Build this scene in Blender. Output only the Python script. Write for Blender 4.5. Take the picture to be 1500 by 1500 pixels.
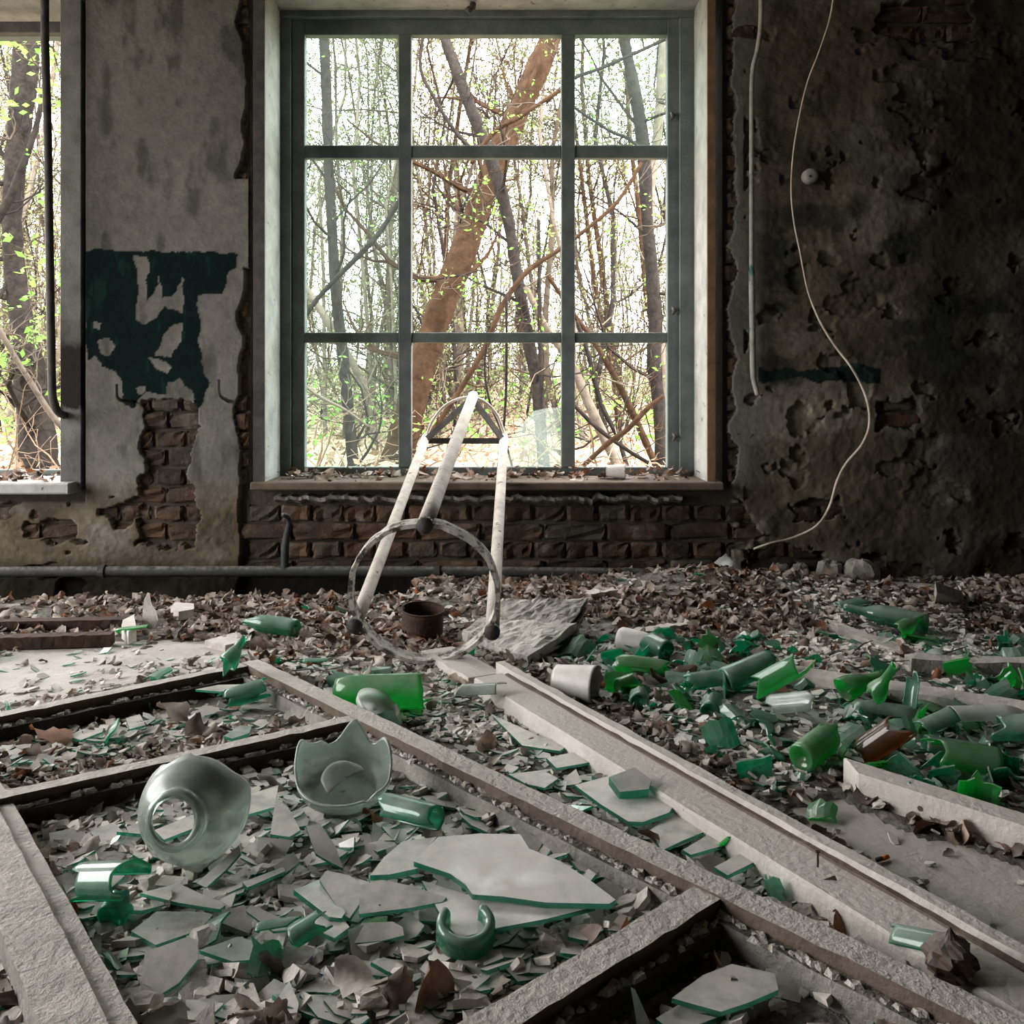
import bpy, math, random
import numpy as np
from mathutils import Vector, Matrix, Euler

# ------------------------------------------------------------------ clear
for o in list(bpy.data.objects):
    bpy.data.objects.remove(o, do_unlink=True)
scene = bpy.context.scene
COL = scene.collection
R = random.Random(7)
NR = np.random.default_rng(11)

# ------------------------------------------------------------------ camera
FPX, VX, VY, CH = 1350.0, 740.0, 580.0, 0.75     # focal length in px, principal point, camera height
YW = 3.75                                         # face of the window wall
cam_d = bpy.data.cameras.new('camera')
cam_d.sensor_width = 36.0
cam_d.lens = 36.0 * FPX / 1500.0
cam_d.shift_x = (750.0 - VX) / 1500.0
cam_d.shift_y = -(750.0 - VY) / 1500.0
cam_d.clip_start = 0.02
cam_d.clip_end = 300
cam = bpy.data.objects.new('camera', cam_d)
COL.objects.link(cam)
cam.location = (0, 0, CH)
cam.rotation_euler = (math.pi / 2, 0, 0)
scene.camera = cam

# ------------------------------------------------------------------ sky, sun, exposure
SKY = 9.0
SUN = 5.0
world = bpy.data.worlds.new('sky')
scene.world = world
world.use_nodes = True
bg = world.node_tree.nodes['Background']
bg.inputs['Color'].default_value = (1.0, 0.985, 0.965, 1)
bg.inputs['Strength'].default_value = SKY
sun_d = bpy.data.lights.new('sun', 'SUN')
sun_d.energy = SUN
sun_d.angle = 0.02
sun_d.color = (1.0, 0.93, 0.82)
sun = bpy.data.objects.new('sun', sun_d)
COL.objects.link(sun)
sun.rotation_euler = Vector((-0.55, 0.62, -0.85)).to_track_quat('-Z', 'Y').to_euler()
sun.location = (3, -4, 8)
vs = scene.view_settings
vs.view_transform = 'Standard'
vs.look = 'None'
vs.exposure = 0.8
vs.gamma = 1.0
vs.use_curve_mapping = False


def portal(loc, rot, sx, sy):
    d = bpy.data.lights.new('window_portal', 'AREA')
    d.shape = 'RECTANGLE'
    d.size, d.size_y = sx, sy
    d.cycles.is_portal = True
    o = bpy.data.objects.new('window_portal', d)
    COL.objects.link(o)
    o.location = loc
    o.rotation_euler = rot


# ------------------------------------------------------------------ pixel helpers (a pixel gives a direction only)
def P(px, py, d):
    return Vector(((px - VX) * d / FPX, d, CH - (py - VY) * d / FPX))


def G(px, py, z=0.0):
    d = FPX * (CH - z) / (py - VY)
    return Vector(((px - VX) * d / FPX, d, z))


def Wp(px, py, y=YW):
    return P(px, py, y)


def proj(x, y, z=0.0):
    return VX + FPX * x / y, VY + FPX * (CH - z) / y


# ------------------------------------------------------------------ numpy noise
def _hash(ix, iy, seed):
    h = (ix.astype(np.int64) * 374761393 + iy.astype(np.int64) * 668265263 + seed * 974634777) & 0xffffffff
    h = ((h ^ (h >> 13)) * 1274126177) & 0xffffffff
    h = (h ^ (h >> 16)) & 0xffffffff
    return h.astype(np.float64) / 4294967295.0


def vnoise(x, y, seed=0):
    x = np.asarray(x, float)
    y = np.asarray(y, float)
    ix, iy = np.floor(x), np.floor(y)
    fx, fy = x - ix, y - iy
    fx = fx * fx * (3 - 2 * fx)
    fy = fy * fy * (3 - 2 * fy)
    ix = ix.astype(np.int64)
    iy = iy.astype(np.int64)
    a, b = _hash(ix, iy, seed), _hash(ix + 1, iy, seed)
    c, d = _hash(ix, iy + 1, seed), _hash(ix + 1, iy + 1, seed)
    return (a * (1 - fx) + b * fx) * (1 - fy) + (c * (1 - fx) + d * fx) * fy


def fbm(x, y, seed=0, octs=4):
    s, a, t = 0.0, 0.5, 0.0
    for k in range(octs):
        s = s + a * vnoise(np.asarray(x) * 2 ** k, np.asarray(y) * 2 ** k, seed + k * 17)
        t += a
        a *= 0.5
    return s / t


def inpoly(x, y, poly):
    x = np.asarray(x, float)
    y = np.asarray(y, float)
    r = np.zeros(x.shape, bool)
    n = len(poly)
    for i in range(n):
        x1, y1 = poly[i]
        x2, y2 = poly[(i + 1) % n]
        if y1 == y2:
            continue
        c = ((y1 > y) != (y2 > y)) & (x < (x2 - x1) * (y - y1) / (y2 - y1) + x1)
        r ^= c
    return r


# ------------------------------------------------------------------ materials
class NT:
    def __init__(s, name):
        s.m = bpy.data.materials.new(name)
        s.m.use_nodes = True
        s.t = s.m.node_tree
        s.t.nodes.clear()
        s.out = s.n('ShaderNodeOutputMaterial')

    def n(s, typ, **kw):
        nd = s.t.nodes.new(typ)
        for k, v in kw.items():
            setattr(nd, k, v)
        return nd

    def l(s, a, b):
        s.t.links.new(a, b)

    def coord(s, kind='Object'):
        return s.n('ShaderNodeTexCoord').outputs[kind]

    def pos(s):
        return s.n('ShaderNodeNewGeometry').outputs['Position']

    def noise(s, vec, scale, detail=4.0, rough=0.6):
        nd = s.n('ShaderNodeTexNoise')
        nd.inputs['Scale'].default_value = scale
        nd.inputs['Detail'].default_value = detail
        nd.inputs['Roughness'].default_value = rough
        s.l(vec, nd.inputs['Vector'])
        return nd.outputs['Fac']

    def ramp(s, fac, stops, mode='LINEAR'):
        nd = s.n('ShaderNodeValToRGB')
        cr = nd.color_ramp
        cr.interpolation = mode
        while len(cr.elements) < len(stops):
            cr.elements.new(0.5)
        for e, (p, c) in zip(cr.elements, stops):
            e.position = p
            e.color = (c[0], c[1], c[2], 1)
        s.l(fac, nd.inputs['Fac'])
        return nd.outputs['Color']

    def mix(s, fac, a, b, blend='MIX'):
        nd = s.n('ShaderNodeMix', data_type='RGBA', blend_type=blend)
        for sock, v in ((nd.inputs[0], fac), (nd.inputs[6], a), (nd.inputs[7], b)):
            if hasattr(v, 'node'):
                s.l(v, sock)
            elif isinstance(v, (int, float)):
                sock.default_value = v
            else:
                sock.default_value = (v[0], v[1], v[2], 1)
        return nd.outputs[2]

    def math(s, op, a, b=0.0, c=None):
        nd = s.n('ShaderNodeMath', operation=op)
        for i, v in enumerate((a, b) if c is None else (a, b, c)):
            if hasattr(v, 'node'):
                s.l(v, nd.inputs[i])
            else:
                nd.inputs[i].default_value = v
        return nd.outputs[0]

    def upfac(s, lo=0.3, hi=0.85):
        nrm = s.n('ShaderNodeNewGeometry').outputs['Normal']
        sp = s.n('ShaderNodeSeparateXYZ')
        s.l(nrm, sp.inputs[0])
        mr = s.n('ShaderNodeMapRange')
        mr.inputs['From Min'].default_value = lo
        mr.inputs['From Max'].default_value = hi
        s.l(sp.outputs['Z'], mr.inputs['Value'])
        return mr.outputs['Result']

    def bump(s, h, strength=0.3, dist=0.01):
        b = s.n('ShaderNodeBump')
        b.inputs['Strength'].default_value = strength
        b.inputs['Distance'].default_value = dist
        s.l(h, b.inputs['Height'])
        return b.outputs['Normal']

    def principled(s, color, rough=0.8, normal=None, spec=0.3, trans=0.0, metal=0.0, ior=1.5):
        p = s.n('ShaderNodeBsdfPrincipled')
        if hasattr(color, 'node'):
            s.l(color, p.inputs['Base Color'])
        else:
            p.inputs['Base Color'].default_value = (color[0], color[1], color[2], 1)
        if hasattr(rough, 'node'):
            s.l(rough, p.inputs['Roughness'])
        else:
            p.inputs['Roughness'].default_value = rough
        p.inputs['Specular IOR Level'].default_value = spec
        p.inputs['Transmission Weight'].default_value = trans
        p.inputs['Metallic'].default_value = metal
        p.inputs['IOR'].default_value = ior
        if normal is not None:
            s.l(normal, p.inputs['Normal'])
        return p.outputs[0]

    def done(s, sh):
        s.l(sh, s.out.inputs['Surface'])
        return s.m


DUST = (0.46, 0.42, 0.385)


def mat_rough(name, stops, scale=8.0, rough=0.85, bump=0.3, bscale=60.0, dust=0.0, dustcol=DUST, spec=0.25, speck=None, metal=0.0):
    t = NT(name)
    v = t.pos()
    f = t.noise(v, scale, 6.0, 0.65)
    c = t.ramp(f, stops)
    if speck:
        s = t.noise(v, speck[1], 3.0, 0.6)
        sf = t.ramp(s, [(speck[2], (0, 0, 0)), (speck[2] + 0.06, (1, 1, 1))])
        c = t.mix(sf, c, speck[0])
    if dust:
        u = t.upfac()
        dn = t.noise(v, scale * 3.0, 4.0)
        u = t.math('MULTIPLY', u, t.math('MULTIPLY_ADD', dn, 1.2, dust - 0.6))
        u = t.math('MINIMUM', t.math('MAXIMUM', u, 0.0), 1.0)
        c = t.mix(u, c, dustcol)
    nb = t.bump(t.noise(v, bscale, 5.0), bump, 0.01)
    return t.done(t.principled(c, rough, nb, spec, metal=metal))


M = {}
M['wood_white'] = mat_rough('weathered_white_paint', [(0.25, (0.17, 0.17, 0.16)), (0.5, (0.30, 0.295, 0.28)), (0.75, (0.40, 0.39, 0.37))], 9, 0.7, 0.35, 70, speck=((0.10, 0.085, 0.07), 22, 0.66))
M['wood_grey'] = mat_rough('grey_painted_sash', [(0.25, (0.075, 0.093, 0.09)), (0.6, (0.145, 0.165, 0.157)), (0.85, (0.22, 0.235, 0.225))], 10, 0.7, 0.3, 80)
M['wood_raw'] = mat_rough('raw_brown_wood', [(0.3, (0.13, 0.075, 0.04)), (0.7, (0.26, 0.16, 0.09))], 12, 0.8, 0.4, 90)
M['wood_dusty'] = mat_rough('dusty_old_painted_wood', [(0.25, (0.13, 0.12, 0.105)), (0.55, (0.24, 0.225, 0.20)), (0.85, (0.34, 0.32, 0.29))], 14, 0.85, 0.6, 90, dust=0.75, speck=((0.07, 0.055, 0.045), 30, 0.68))
M['wood_light'] = mat_rough('pale_dusty_board', [(0.25, (0.34, 0.31, 0.28)), (0.75, (0.55, 0.51, 0.47))], 10, 0.85, 0.4, 80, dust=0.85, speck=((0.16, 0.13, 0.11), 40, 0.7))
M['wood_brown'] = mat_rough('brown_inner_wood', [(0.3, (0.07, 0.05, 0.038)), (0.7, (0.14, 0.105, 0.08))], 14, 0.85, 0.4, 80)
M['side_shade'] = mat_rough('shaded_side_tone', [(0.3, (0.022, 0.019, 0.017)), (0.7, (0.06, 0.052, 0.045))], 16, 0.9, 0.5, 80)  # dark tone that paints shade on rail sides and the slab edge
M['putty'] = mat_rough('crumbling_putty', [(0.3, (0.20, 0.18, 0.16)), (0.7, (0.55, 0.51, 0.47))], 35, 0.95, 0.9, 120)
M['concrete'] = mat_rough('dusty_concrete_floor', [(0.2, (0.27, 0.245, 0.225)), (0.5, (0.40, 0.365, 0.335)), (0.8, (0.52, 0.475, 0.44))], 3.5, 0.92, 0.5, 45, speck=((0.16, 0.145, 0.13), 16, 0.68))
M['dirt'] = mat_rough('grey_dust_and_rubble', [(0.3, (0.035, 0.03, 0.027)), (0.5, (0.11, 0.098, 0.088)), (0.72, (0.33, 0.30, 0.275))], 18, 0.95, 1.0, 70)  # dust kept dark so the gaps between pieces read as shaded
M['chip'] = mat_rough('plaster_chip', [(0.3, (0.30, 0.27, 0.245)), (0.7, (0.68, 0.63, 0.58))], 16, 0.92, 0.4, 90, dust=0.5)
M['stone'] = mat_rough('rubble_stone', [(0.3, (0.17, 0.155, 0.14)), (0.7, (0.36, 0.33, 0.30))], 15, 0.95, 0.6, 50, dust=0.4)
M['metal_white'] = mat_rough('chipped_white_enamel', [(0.25, (0.24, 0.205, 0.175)), (0.5, (0.42, 0.375, 0.335)), (0.8, (0.52, 0.475, 0.435))], 16, 0.7, 0.35, 60, speck=((0.12, 0.085, 0.06), 30, 0.64))
M['metal_ring'] = mat_rough('rusty_flaking_hoop', [(0.36, (0.05, 0.045, 0.042)), (0.44, (0.16, 0.14, 0.125)), (0.5, (0.42, 0.385, 0.35)), (0.75, (0.58, 0.54, 0.50))], 34, 0.8, 0.7, 60)
M['metal_dark'] = mat_rough('dark_iron', [(0.3, (0.025, 0.024, 0.024)), (0.7, (0.075, 0.065, 0.06))], 20, 0.65, 0.3, 60)
M['rust'] = mat_rough('rusty_iron', [(0.3, (0.016, 0.012, 0.010)), (0.7, (0.065, 0.032, 0.02))], 20, 0.8, 0.5, 60)
M['pipe'] = mat_rough('old_heating_pipe', [(0.3, (0.014, 0.017, 0.017)), (0.7, (0.05, 0.053, 0.05))], 14, 0.7, 0.3, 60, dust=0.2)
M['cable'] = mat_rough('cream_cable', [(0.3, (0.42, 0.36, 0.28)), (0.7, (0.66, 0.58, 0.47))], 20, 0.6, 0.1, 60)
M['conduit'] = mat_rough('pale_conduit', [(0.3, (0.20, 0.19, 0.17)), (0.7, (0.42, 0.40, 0.36))], 14, 0.6, 0.3, 60, speck=((0.07, 0.16, 0.14), 9, 0.62))
M['plastic'] = mat_rough('dirty_white_plastic', [(0.3, (0.52, 0.50, 0.47)), (0.7, (0.74, 0.71, 0.68))], 14, 0.4, 0.1, 60, dust=0.4)
M['foil'] = mat_rough('crumpled_grey_sheet', [(0.3, (0.30, 0.285, 0.265)), (0.7, (0.60, 0.57, 0.53))], 24, 0.75, 1.0, 40, dust=0.5)
M['dark'] = mat_rough('dark_trench', [(0.3, (0.012, 0.012, 0.012)), (0.7, (0.05, 0.045, 0.04))], 8, 0.95, 0.5, 40)  # near-black tone of the trench bottom
M['room'] = mat_rough('grimy_plaster', [(0.3, (0.035, 0.034, 0.031)), (0.7, (0.085, 0.08, 0.074))], 2.5, 0.95, 0.4, 30)
M['mortar_pale'] = mat_rough('pale_old_mortar', [(0.3, (0.10, 0.09, 0.078)), (0.7, (0.26, 0.24, 0.21))], 18, 0.95, 0.8, 60)
M['mortar'] = mat_rough('old_mortar', [(0.3, (0.035, 0.032, 0.028)), (0.7, (0.10, 0.09, 0.078))], 14, 0.95, 0.8, 60)


def mat_brick():
    t = NT('old_brick')
    v = t.pos()
    rnd = t.n('ShaderNodeObjectInfo').outputs['Random']
    base = t.ramp(rnd, [(0.0, (0.04, 0.028, 0.021)), (0.35, (0.08, 0.044, 0.028)), (0.6, (0.11, 0.064, 0.04)), (0.8, (0.07, 0.054, 0.042)), (1.0, (0.10, 0.083, 0.066))])
    f = t.noise(v, 16, 6)
    wash = t.ramp(f, [(0.50, (0, 0, 0)), (0.68, (1, 1, 1))])
    c = t.mix(wash, base, (0.13, 0.112, 0.09))
    soot_shade = t.ramp(t.noise(v, 6, 4), [(0.42, (1, 1, 1)), (0.62, (0, 0, 0))])
    c = t.mix(t.math('MULTIPLY', soot_shade, 0.75), c, (0.022, 0.018, 0.015))
    return t.done(t.principled(c, 0.95, t.bump(t.noise(v, 70, 5), 0.7, 0.01), 0.15))


M['brick'] = mat_brick()


def mat_scorched():
    t = NT('scorched_white_paint')
    v = t.pos()
    sp = t.n('ShaderNodeSeparateXYZ')
    t.l(v, sp.inputs[0])
    z = t.math('ADD', sp.outputs['Z'], t.math('MULTIPLY_ADD', t.noise(v, 9, 4), 0.3, -0.15))
    z = t.math('MULTIPLY', z, 0.5)
    burn = t.ramp(z, [(0.335, (0, 0, 0)), (0.35, (1, 1, 1)), (0.46, (1, 1, 1)), (0.56, (0, 0, 0))])
    base = t.ramp(t.noise(v, 10, 5), [(0.25, (0.07, 0.07, 0.066)), (0.7, (0.15, 0.147, 0.14))])
    c = t.mix(burn, base, (0.014, 0.012, 0.011))
    return t.done(t.principled(c, 0.75, t.bump(t.noise(v, 70, 5), 0.35, 0.01), 0.08))


M['wood_scorched'] = mat_scorched()


def mat_wall():
    t = NT('flaking_plaster_and_paint')
    at = t.n('ShaderNodeAttribute', attribute_name='Col')
    v = t.pos()
    f = t.noise(v, 30, 6, 0.7)
    k = t.ramp(f, [(0.25, (0.72, 0.72, 0.72)), (0.75, (1.22, 1.2, 1.16))])
    c = t.mix(1.0, at.outputs['Color'], k, 'MULTIPLY')
    return t.done(t.principled(c, 0.95, t.bump(t.noise(v, 55, 6), 0.5, 0.008), 0.06))


M['wall'] = mat_wall()


def rnd_val(t):
    a = t.n('ShaderNodeObjectInfo').outputs['Random']
    b = t.n('ShaderNodeNewGeometry').outputs['Random Per Island']
    return t.math('FRACT', t.math('ADD', a, b))


def mat_leaf(name, stops, dust):
    t = NT(name)
    r = rnd_val(t)
    c = t.ramp(r, stops)
    v = t.pos()
    n = t.noise(v, 60, 4)
    c = t.mix(1.0, c, t.ramp(n, [(0.3, (0.6, 0.6, 0.6)), (0.7, (1.25, 1.25, 1.25))]), 'MULTIPLY')
    u = t.math('MULTIPLY', t.upfac(0.2, 0.9), dust)
    c = t.mix(u, c, DUST)
    p = t.principled(c, 0.75, t.bump(n, 0.4, 0.004), 0.25)
    tr = t.n('ShaderNodeBsdfTranslucent')
    t.l(c, tr.inputs['Color'])
    mx = t.n('ShaderNodeMixShader')
    mx.inputs[0].default_value = 0.18
    t.l(p, mx.inputs[1])
    t.l(tr.outputs[0], mx.inputs[2])
    return t.done(mx.outputs[0])


M['leaf'] = mat_leaf('dry_leaf', [(0.0, (0.027, 0.017, 0.012)), (0.2, (0.078, 0.047, 0.033)), (0.4, (0.234, 0.176, 0.140)), (0.62, (0.437, 0.374, 0.328)), (0.8, (0.312, 0.250, 0.211)), (0.9, (0.156, 0.066, 0.031)), (1.0, (0.234, 0.086, 0.035))], 0.30)
M['leaf_brown'] = mat_leaf('rust_leaf', [(0.0, (0.023, 0.013, 0.009)), (0.3, (0.094, 0.043, 0.023)), (0.5, (0.281, 0.195, 0.148)), (0.65, (0.406, 0.328, 0.273)), (0.8, (0.234, 0.086, 0.031)), (1.0, (0.055, 0.025, 0.016))], 0.2)


def mat_glass(name, col, dust=0.0, transl=0.35, rough=0.06, dustcol=(0.42, 0.43, 0.40)):
    """tinted bottle glass with a film of dust on what faces up"""
    t = NT(name)
    g = t.principled(col, rough, None, 0.5, trans=0.92)
    tr = t.n('ShaderNodeBsdfTranslucent')
    tr.inputs['Color'].default_value = (col[0], col[1], col[2], 1)
    mx = t.n('ShaderNodeMixShader')
    mx.inputs[0].default_value = transl
    t.l(g, mx.inputs[1])
    t.l(tr.outputs[0], mx.inputs[2])
    sh = mx.outputs[0]
    if dust:
        v = t.pos()
        nz = t.ramp(t.noise(v, 22, 5), [(0.3, (0.35, 0.35, 0.35)), (0.65, (1, 1, 1))])
        u = t.math('MULTIPLY', t.math('MULTIPLY_ADD', t.upfac(-0.1, 0.8), 0.85, 0.15), t.math('MULTIPLY', nz, dust))
        d = t.principled(dustcol, 0.42, None, 0.5)
        m2 = t.n('ShaderNodeMixShader')
        t.l(u, m2.inputs[0])
        t.l(sh, m2.inputs[1])
        t.l(d, m2.inputs[2])
        sh = m2.outputs[0]
    return t.done(sh)


M['g_emerald'] = mat_glass('emerald_glass', (0.012, 0.40, 0.21), 0.4, 0.28)
M['g_bright'] = mat_glass('bright_green_glass', (0.02, 0.50, 0.10), 0.3, 0.35)
M['g_lime'] = mat_glass('lime_green_glass', (0.06, 0.52, 0.15), 0.3, 0.35)
M['g_deep'] = mat_glass('deep_teal_green_glass', (0.02, 0.36, 0.22), 0.4, 0.3)
M['g_brown'] = mat_glass('amber_glass', (0.30, 0.12, 0.03), 0.2, 0.45)
M['g_jar'] = mat_glass('dusty_jar_glass', (0.60, 0.72, 0.64), 1.0, 0.10, 0.15, (0.27, 0.285, 0.26))
M['g_clear'] = mat_glass('dusty_clear_glass', (0.68, 0.80, 0.74), 1.15, 0.12, 0.1, (0.47, 0.435, 0.40))
M['g_edge'] = mat_glass('green_glass_edge', (0.04, 0.33, 0.22), 0.0, 0.35, 0.08)
M['g_haze'] = mat_glass('milky_glass', (0.72, 0.78, 0.74), 0.75, 0.4, 0.2, (0.52, 0.50, 0.48))


def mat_pane(name, tint, haze):
    t = NT(name)
    tr = t.n('ShaderNodeBsdfTransparent')
    tr.inputs['Color'].default_value = (tint[0], tint[1], tint[2], 1)
    gl = t.n('ShaderNodeBsdfGlossy')
    gl.inputs['Roughness'].default_value = 0.05
    df = t.n('ShaderNodeBsdfTranslucent')
    df.inputs['Color'].default_value = (0.62, 0.70, 0.68, 1)
    a = t.n('ShaderNodeMixShader')
    n = t.noise(t.coord(), 3.0, 5)
    t.l(t.ramp(n, [(0.3, (haze * 0.5,) * 3), (0.7, (haze * 1.4,) * 3)]), a.inputs[0])
    t.l(tr.outputs[0], a.inputs[1])
    t.l(df.outputs[0], a.inputs[2])
    b = t.n('ShaderNodeMixShader')
    b.inputs[0].default_value = 0.03
    t.l(a.outputs[0], b.inputs[1])
    t.l(gl.outputs[0], b.inputs[2])
    return t.done(b.outputs[0])


M['pane'] = mat_pane('dusty_window_pane', (0.82, 0.90, 0.88), 0.012)
M['pane_broken'] = mat_pane('dirty_broken_pane', (0.78, 0.82, 0.79), 0.11)
M['bark_dark'] = mat_rough('dark_bark', [(0.3, (0.012, 0.011, 0.011)), (0.7, (0.034, 0.029, 0.026))], 20, 0.95, 0.8, 40, spec=0.03)
M['bark_brown'] = mat_rough('brown_bark', [(0.3, (0.024, 0.014, 0.009)), (0.7, (0.056, 0.034, 0.021))], 12, 0.95, 0.8, 40, spec=0.03)
M['bark_pale'] = mat_rough('pale_grey_bark', [(0.3, (0.07, 0.058, 0.047)), (0.7, (0.15, 0.128, 0.105))], 14, 0.95, 0.8, 40, spec=0.03)
M['bark_grey'] = mat_rough('grey_brown_twig', [(0.3, (0.032, 0.026, 0.02)), (0.7, (0.08, 0.064, 0.05))], 10, 0.95, 0.5, 40, spec=0.03)
M['forest_floor'] = mat_rough('dry_leaf_forest_floor', [(0.28, (0.13, 0.10, 0.07)), (0.45, (0.27, 0.22, 0.155)), (0.6, (0.36, 0.31, 0.21)), (0.72, (0.24, 0.30, 0.11))], 1.8, 0.95, 1.0, 14, spec=0.03)


def mat_green(name, c):
    t = NT(name)
    r = t.n('ShaderNodeNewGeometry').outputs['Random Per Island']
    cc = t.ramp(r, [(0, (c[0] * 0.6, c[1] * 0.6, c[2] * 0.6)), (1, c)])
    d = t.principled(cc, 0.6, None, 0.3)
    tr = t.n('ShaderNodeBsdfTranslucent')
    t.l(cc, tr.inputs['Color'])
    m = t.n('ShaderNodeMixShader')
    m.inputs[0].default_value = 0.5
    t.l(d, m.inputs[1])
    t.l(tr.outputs[0], m.inputs[2])
    return t.done(m.outputs[0])


M['leaf_green'] = mat_green('fresh_spring_leaf', (0.20, 0.42, 0.08))
M['needle'] = mat_green('pale_green_spring_growth', (0.17, 0.19, 0.085))
M['dead_brush'] = mat_leaf('dead_brush', [(0.0, (0.14, 0.095, 0.07)), (0.5, (0.32, 0.24, 0.175)), (1.0, (0.20, 0.12, 0.08))], 0.0)


# ------------------------------------------------------------------ mesh builder
class MB:
    def __init__(s):
        s.v, s.f, s.mi = [], [], []

    def add(s, verts, faces, mi=0):
        b = len(s.v)
        s.v.extend([tuple(v) for v in verts])
        s.f.extend([tuple(i + b for i in f) for f in faces])
        s.mi.extend([mi] * len(faces) if isinstance(mi, int) else mi)

    def box(s, lo, hi, mi=0):
        x0, y0, z0 = lo
        x1, y1, z1 = hi
        s.add([(x0, y0, z0), (x1, y0, z0), (x1, y1, z0), (x0, y1, z0), (x0, y0, z1), (x1, y0, z1), (x1, y1, z1), (x0, y1, z1)],
              [(3, 2, 1, 0), (4, 5, 6, 7), (0, 1, 5, 4), (1, 2, 6, 5), (2, 3, 7, 6), (3, 0, 4, 7)], mi)

    def tube(s, pts, rad, n=8, mi=0, cap=True, rib=None):
        pts = [Vector(p) for p in pts]
        m = len(pts)
        if not hasattr(rad, '__len__'):
            rad = [rad] * m
        d0 = (pts[1] - pts[0]).normalized()
        a = Vector((0, 0, 1)) if abs(d0.z) < 0.9 else Vector((1, 0, 0))
        u = d0.cross(a).normalized()
        vs = []
        for i in range(m):
            d = (pts[min(i + 1, m - 1)] - pts[max(i - 1, 0)])
            if d.length < 1e-9:
                d = d0
            d.normalize()
            u = (u - d * u.dot(d))
            if u.length < 1e-6:
                u = d.orthogonal()
            u.normalize()
            w = d.cross(u)
            for k in range(n):
                t = 2 * math.pi * k / n
                rr = rad[i] * (rib(k) if rib else 1)
                vs.append(pts[i] + (u * math.cos(t) + w * math.sin(t)) * rr)
        fs = []
        for i in range(m - 1):
            for k in range(n):
                k2 = (k + 1) % n
                fs.append((i * n + k, i * n + k2, (i + 1) * n + k2, (i + 1) * n + k))
        if cap:
            fs.append(tuple(range(n - 1, -1, -1)))
            fs.append(tuple((m - 1) * n + k for k in range(n)))
        s.add(vs, fs, mi)

    def prism(s, top, thick, mi_top=0, mi_edge=1, normal=None):
        """slab whose upper face is the polygon `top` (3D points)"""
        pts = [Vector(p) for p in top]
        n = len(pts)
        nm = Vector((0, 0, 0))
        for i in range(n):
            a, b = pts[i], pts[(i + 1) % n]
            nm += Vector(((a.y - b.y) * (a.z + b.z), (a.z - b.z) * (a.x + b.x), (a.x - b.x) * (a.y + b.y)))
        nm.normalize()
        if nm.z < 0:
            pts.reverse()
            nm = -nm
        low = [p - nm * thick for p in pts]
        fs = [tuple(range(n)), tuple(range(2 * n - 1, n - 1, -1))]
        mi = [mi_top, mi_top]
        for i in range(n):
            j = (i + 1) % n
            fs.append((i, n + i, n + j, j))
            mi.append(mi_edge)
        s.add(pts + low, fs, mi)

    def sweep(s, p0, p1, prof, mi=0, seg=24, jit=0.0, cap=True, rng=R):
        """extrude profile [(u, v)] (u = right of the direction, v = up) from p0 to p1"""
        p0, p1 = Vector(p0), Vector(p1)
        d = (p1 - p0).normalized()
        u = d.cross(Vector((0, 0, 1))).normalized()
        w = u.cross(d)
        n = len(prof)
        vs = []
        for i in range(seg + 1):
            c = p0.lerp(p1, i / seg)
            for (a, b) in prof:
                q = c + u * (a + rng.gauss(0, jit)) + w * (b + (rng.gauss(0, jit) if b > 0.005 else 0))
                vs.append(q)
        fs = []
        for i in range(seg):
            for k in range(n):
                k2 = (k + 1) % n
                fs.append((i * n + k, (i + 1) * n + k, (i + 1) * n + k2, i * n + k2))
        if not isinstance(mi, int):
            mi = list(mi) * seg + ([mi[0]] * 2 if cap else [])
        if cap:
            fs.append(tuple(range(n)))
            fs.append(tuple(seg * n + k for k in range(n - 1, -1, -1)))
        s.add(vs, fs, mi)

    def build(s, name, mats, parent=None, smooth=False):
        me = bpy.data.meshes.new(name)
        me.from_pydata(s.v, [], s.f)
        for m in (mats if isinstance(mats, (list, tuple)) else [mats]):
            me.materials.append(M[m] if isinstance(m, str) else m)
        me.polygons.foreach_set('material_index', s.mi)
        if smooth:
            me.polygons.foreach_set('use_smooth', [True] * len(s.f))
        me.update()
        return link(name, me, parent)


def link(name, data, parent=None):
    o = bpy.data.objects.new(name, data)
    COL.objects.link(o)
    if parent is not None:
        o.parent = parent
        o.matrix_parent_inverse = parent.matrix_basis.inverted()
    return o


def tag(o, label=None, cat=None, group=None, kind=None):
    if label:
        o['label'] = label
    if cat:
        o['category'] = cat
    if group:
        o['group'] = group
    if kind:
        o['kind'] = kind
    return o


def empty(name, loc=(0, 0, 0)):
    o = bpy.data.objects.new(name, None)
    o.empty_display_size = 0.05
    COL.objects.link(o)
    o.location = loc
    return o


def frame_m(loc, axis, spin=0.0, scale=1.0):
    """matrix: local Z along axis"""
    z = Vector(axis).normalized()
    q = z.to_track_quat('Z', 'Y')
    return Matrix.Translation(Vector(loc)) @ q.to_matrix().to_4x4() @ Matrix.Rotation(spin, 4, 'Z') @ Matrix.Scale(scale, 4)


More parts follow.
